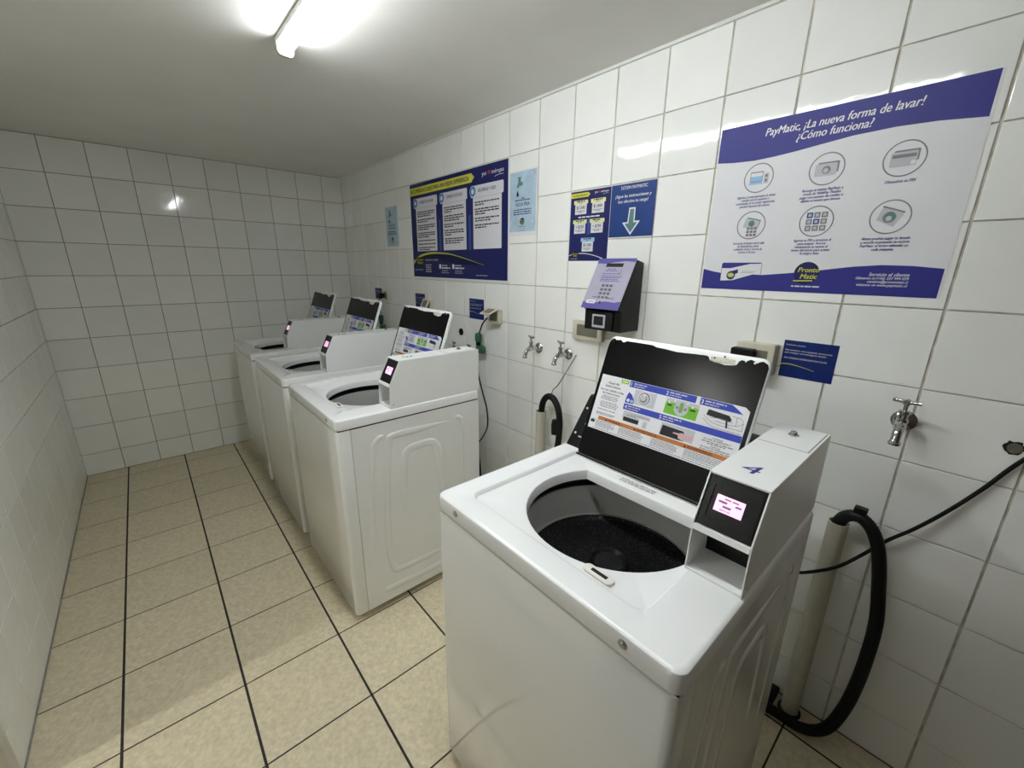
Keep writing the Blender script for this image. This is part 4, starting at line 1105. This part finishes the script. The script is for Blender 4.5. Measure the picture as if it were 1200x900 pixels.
hp = [(W - 0.060, -2.588, 0.68), (W - 0.060, -2.590, 0.765), (W - 0.062, -2.604, 0.822), (W - 0.066, -2.640, 0.857), (W - 0.07, -2.682, 0.852), (W - 0.075, -2.716, 0.812), (W - 0.08, -2.734, 0.745), (W - 0.085, -2.736, 0.66), (W - 0.09, -2.730, 0.5), (W - 0.10, -2.80, 0.2), (W - 0.12, -3.0, 0.05), (1.66, -3.25, 0.05)]
hose('drain_hose', hp, 'black drain hose bent over into the standpipe under the pair of taps', 0.0155)
pl = lathe('hose_end_boot', [(0, 0.017), (0.002, 0.021), (0.05, 0.0215), (0.075, 0.016), (0.078, 0.0)], (W - 0.062, -2.694, 0.672), (0.05, 0.1, 1), RUBBER, None, 16)
tag(pl, 'black rubber hose end hanging inside the bend of the drain hose', 'hose end')
tw = tube('tie_wire', [(W - 0.006, -2.752, 1.075), (W - 0.03, -2.735, 1.02), (W - 0.055, -2.695, 0.93), (W - 0.066, -2.668, 0.895), (W - 0.068, -2.664, 0.862)], 0.0021, RUBBER, None, 6)
tag(tw, 'thin dark wire tying the drain hose up to the right tap of the pair', 'wire')
pc = tube('black_cable', [(W - 0.012, -4.30, 1.30), (W - 0.012, -4.19, 1.19), (W - 0.012, -4.105, 1.052), (W - 0.014, -4.060, 0.955), (W - 0.018, -4.014, 0.868), (W - 0.024, -3.968, 0.795), (W - 0.028, -3.926, 0.738), (W - 0.050, -3.885, 0.676), (W - 0.095, -3.842, 0.632), (W - 0.12, -3.780, 0.588), (W - 0.15, -3.73, 0.57), (1.70, -3.68, 0.55), (1.642, -3.62, 0.52)], 0.0048, RUBBER, None, 8)
tag(pc, 'thin black power cord running from the nearest machine up the wall to the right', 'cord')

# ================================================================== TAPS
def make_tap(y, z, label, k=1.0, turn=0.0):
    r = empty('water_tap', (W - 0.0016, y, z), label, 'tap', 'chrome water taps on the right wall')
    lathe('flange', [(0, 0.026 * k), (0.002, 0.027 * k), (0.006, 0.024 * k), (0.010, 0.015 * k), (0.012, 0.011 * k)], (0, 0, 0), (-1, 0, 0), CHROME, r, 24)
    bm = bmesh.new()
    bm_tube(bm, catmull([(-0.008, 0, 0), (-0.03 * k, 0, 0.001), (-0.055 * k, 0, 0.003), (-0.075 * k, 0, 0.0), (-0.090 * k, 0, -0.010 * k), (-0.098 * k, 0, -0.026 * k), (-0.100 * k, 0, -0.036 * k)], 6),
            lambda f: k * (0.0095 if f < 0.35 else 0.0125 if f < 0.55 else 0.0105 - 0.002 * (f - 0.55) if f < 0.9 else 0.0115), 14)
    from_bm('tap_body', bm, CHROME, r, 60)
    lathe('spout_lip', [(0, 0.009 * k), (0, 0.0125 * k), (0.006 * k, 0.0130 * k), (0.008 * k, 0.011 * k)], (-0.100 * k, 0, -0.040 * k), (0, 0, 1), CHROME, r, 16)
    lathe('bonnet', [(0, 0.012 * k), (0.012 * k, 0.0125 * k), (0.014 * k, 0.009 * k), (0.024 * k, 0.009 * k), (0.026 * k, 0.0115 * k), (0.034 * k, 0.011 * k), (0.036 * k, 0.005 * k), (0.058 * k, 0.005 * k)], (-0.058 * k, 0, 0.006), (0, 0, 1), CHROME, r, 16)
    h = empty('tap_handle_axis'); bpy.data.objects.remove(h)
    bm = bmesh.new()
    c_, s_ = math.cos(turn), math.sin(turn)
    p0 = Vector((-0.058 * k, 0, 0.062 * k))
    def bar(dx, dy):
        bm_tube(bm, [p0 + Vector((dx * t_, dy * t_, 0.002 * k * abs(t_))) for t_ in (-1, -0.6, 0, 0.6, 1)], lambda f: k * (0.0036 + 0.0018 * (1 - abs(2 * f - 1)) + (0.0016 if f in (0.0, 1.0) else 0)), 10)
    bar(0.027 * k * s_, 0.027 * k * c_)
    bar(0.010 * k * c_, -0.010 * k * s_)
    bm_lathe(bm, [(-0.006 * k, 0.0075 * k), (0.004 * k, 0.0075 * k), (0.006 * k, 0.005 * k), (0.006 * k, 0)], p0, (0, 0, 1), 14)
    from_bm('handle', bm, CHROME, r, 60)
    return r
make_tap(-2.502, 1.070, 'chrome water tap, left one of the pair above the standpipe', 0.98, 0.35)
make_tap(-2.700, 1.070, 'chrome water tap, right one of the pair, with a wire tied to it', 0.98, 0.35)
make_tap(-3.889, 1.082, 'chrome water tap right of the nearest machine, below the large poster', 1.02, 0.10)
make_tap(-1.800, 0.945, 'chrome tap handle peeking over the third machine, left of the other', 0.95, 0.3)
make_tap(-1.962, 0.950, 'chrome tap handle peeking over the third machine, beside the green adapter', 0.95, 0.3)
cap = lathe('pipe_plug', [(0, 0.022), (0.004, 0.022), (0.006, 0.014), (0.010, 0.010), (0.010, 0)], (W - 0.0016, -1.806, 1.068), (-1, 0, 0), RUBBER, None, 16)
tag(cap, 'small round black plug in the wall above the third machine', 'plug')
# broken-out hole with an old pipe end, right edge
hr = empty('pipe_stub', (W - 0.0016, -4.084, 1.070), 'old capped pipe end in a broken round hole at the right edge', 'pipe')
bm = bmesh.new()
prs = random.Random(9)
rim = [(0.0165 + prs.uniform(-0.0025, 0.003)) for _ in range(18)]
c0_ = bm.verts.new((-0.0006, 0, 0))
rv = [bm.verts.new((-0.0006, rim[k_] * 1.1 * math.cos(2 * math.pi * k_ / 18), rim[k_] * math.sin(2 * math.pi * k_ / 18))) for k_ in range(18)]
for k_ in range(18): bm.faces.new([c0_, rv[k_], rv[(k_ + 1) % 18]])
from_bm('broken_hole', bm, GAP, hr)
lathe('pipe_end', [(0, 0.0125), (0.0022, 0.0125), (0.003, 0.010), (0.0018, 0.006), (0.003, 0.003), (0.003, 0)], (-0.0006, -0.002, -0.001), (-1, 0, 0), mat('old_brass', (0.22, 0.20, 0.15), rough=0.5, metal=0.6, noise=0.3, nscale=40), hr, 18)
# drain grate box edge by the right standpipe
gd = box('floor_drain', W - 0.10, W - 0.006, -3.775, -3.715, 0.0006, 0.028, RUBBER, None, 0.003)
tag(gd, 'small black drain box on the floor behind the nearest machine', 'drain')
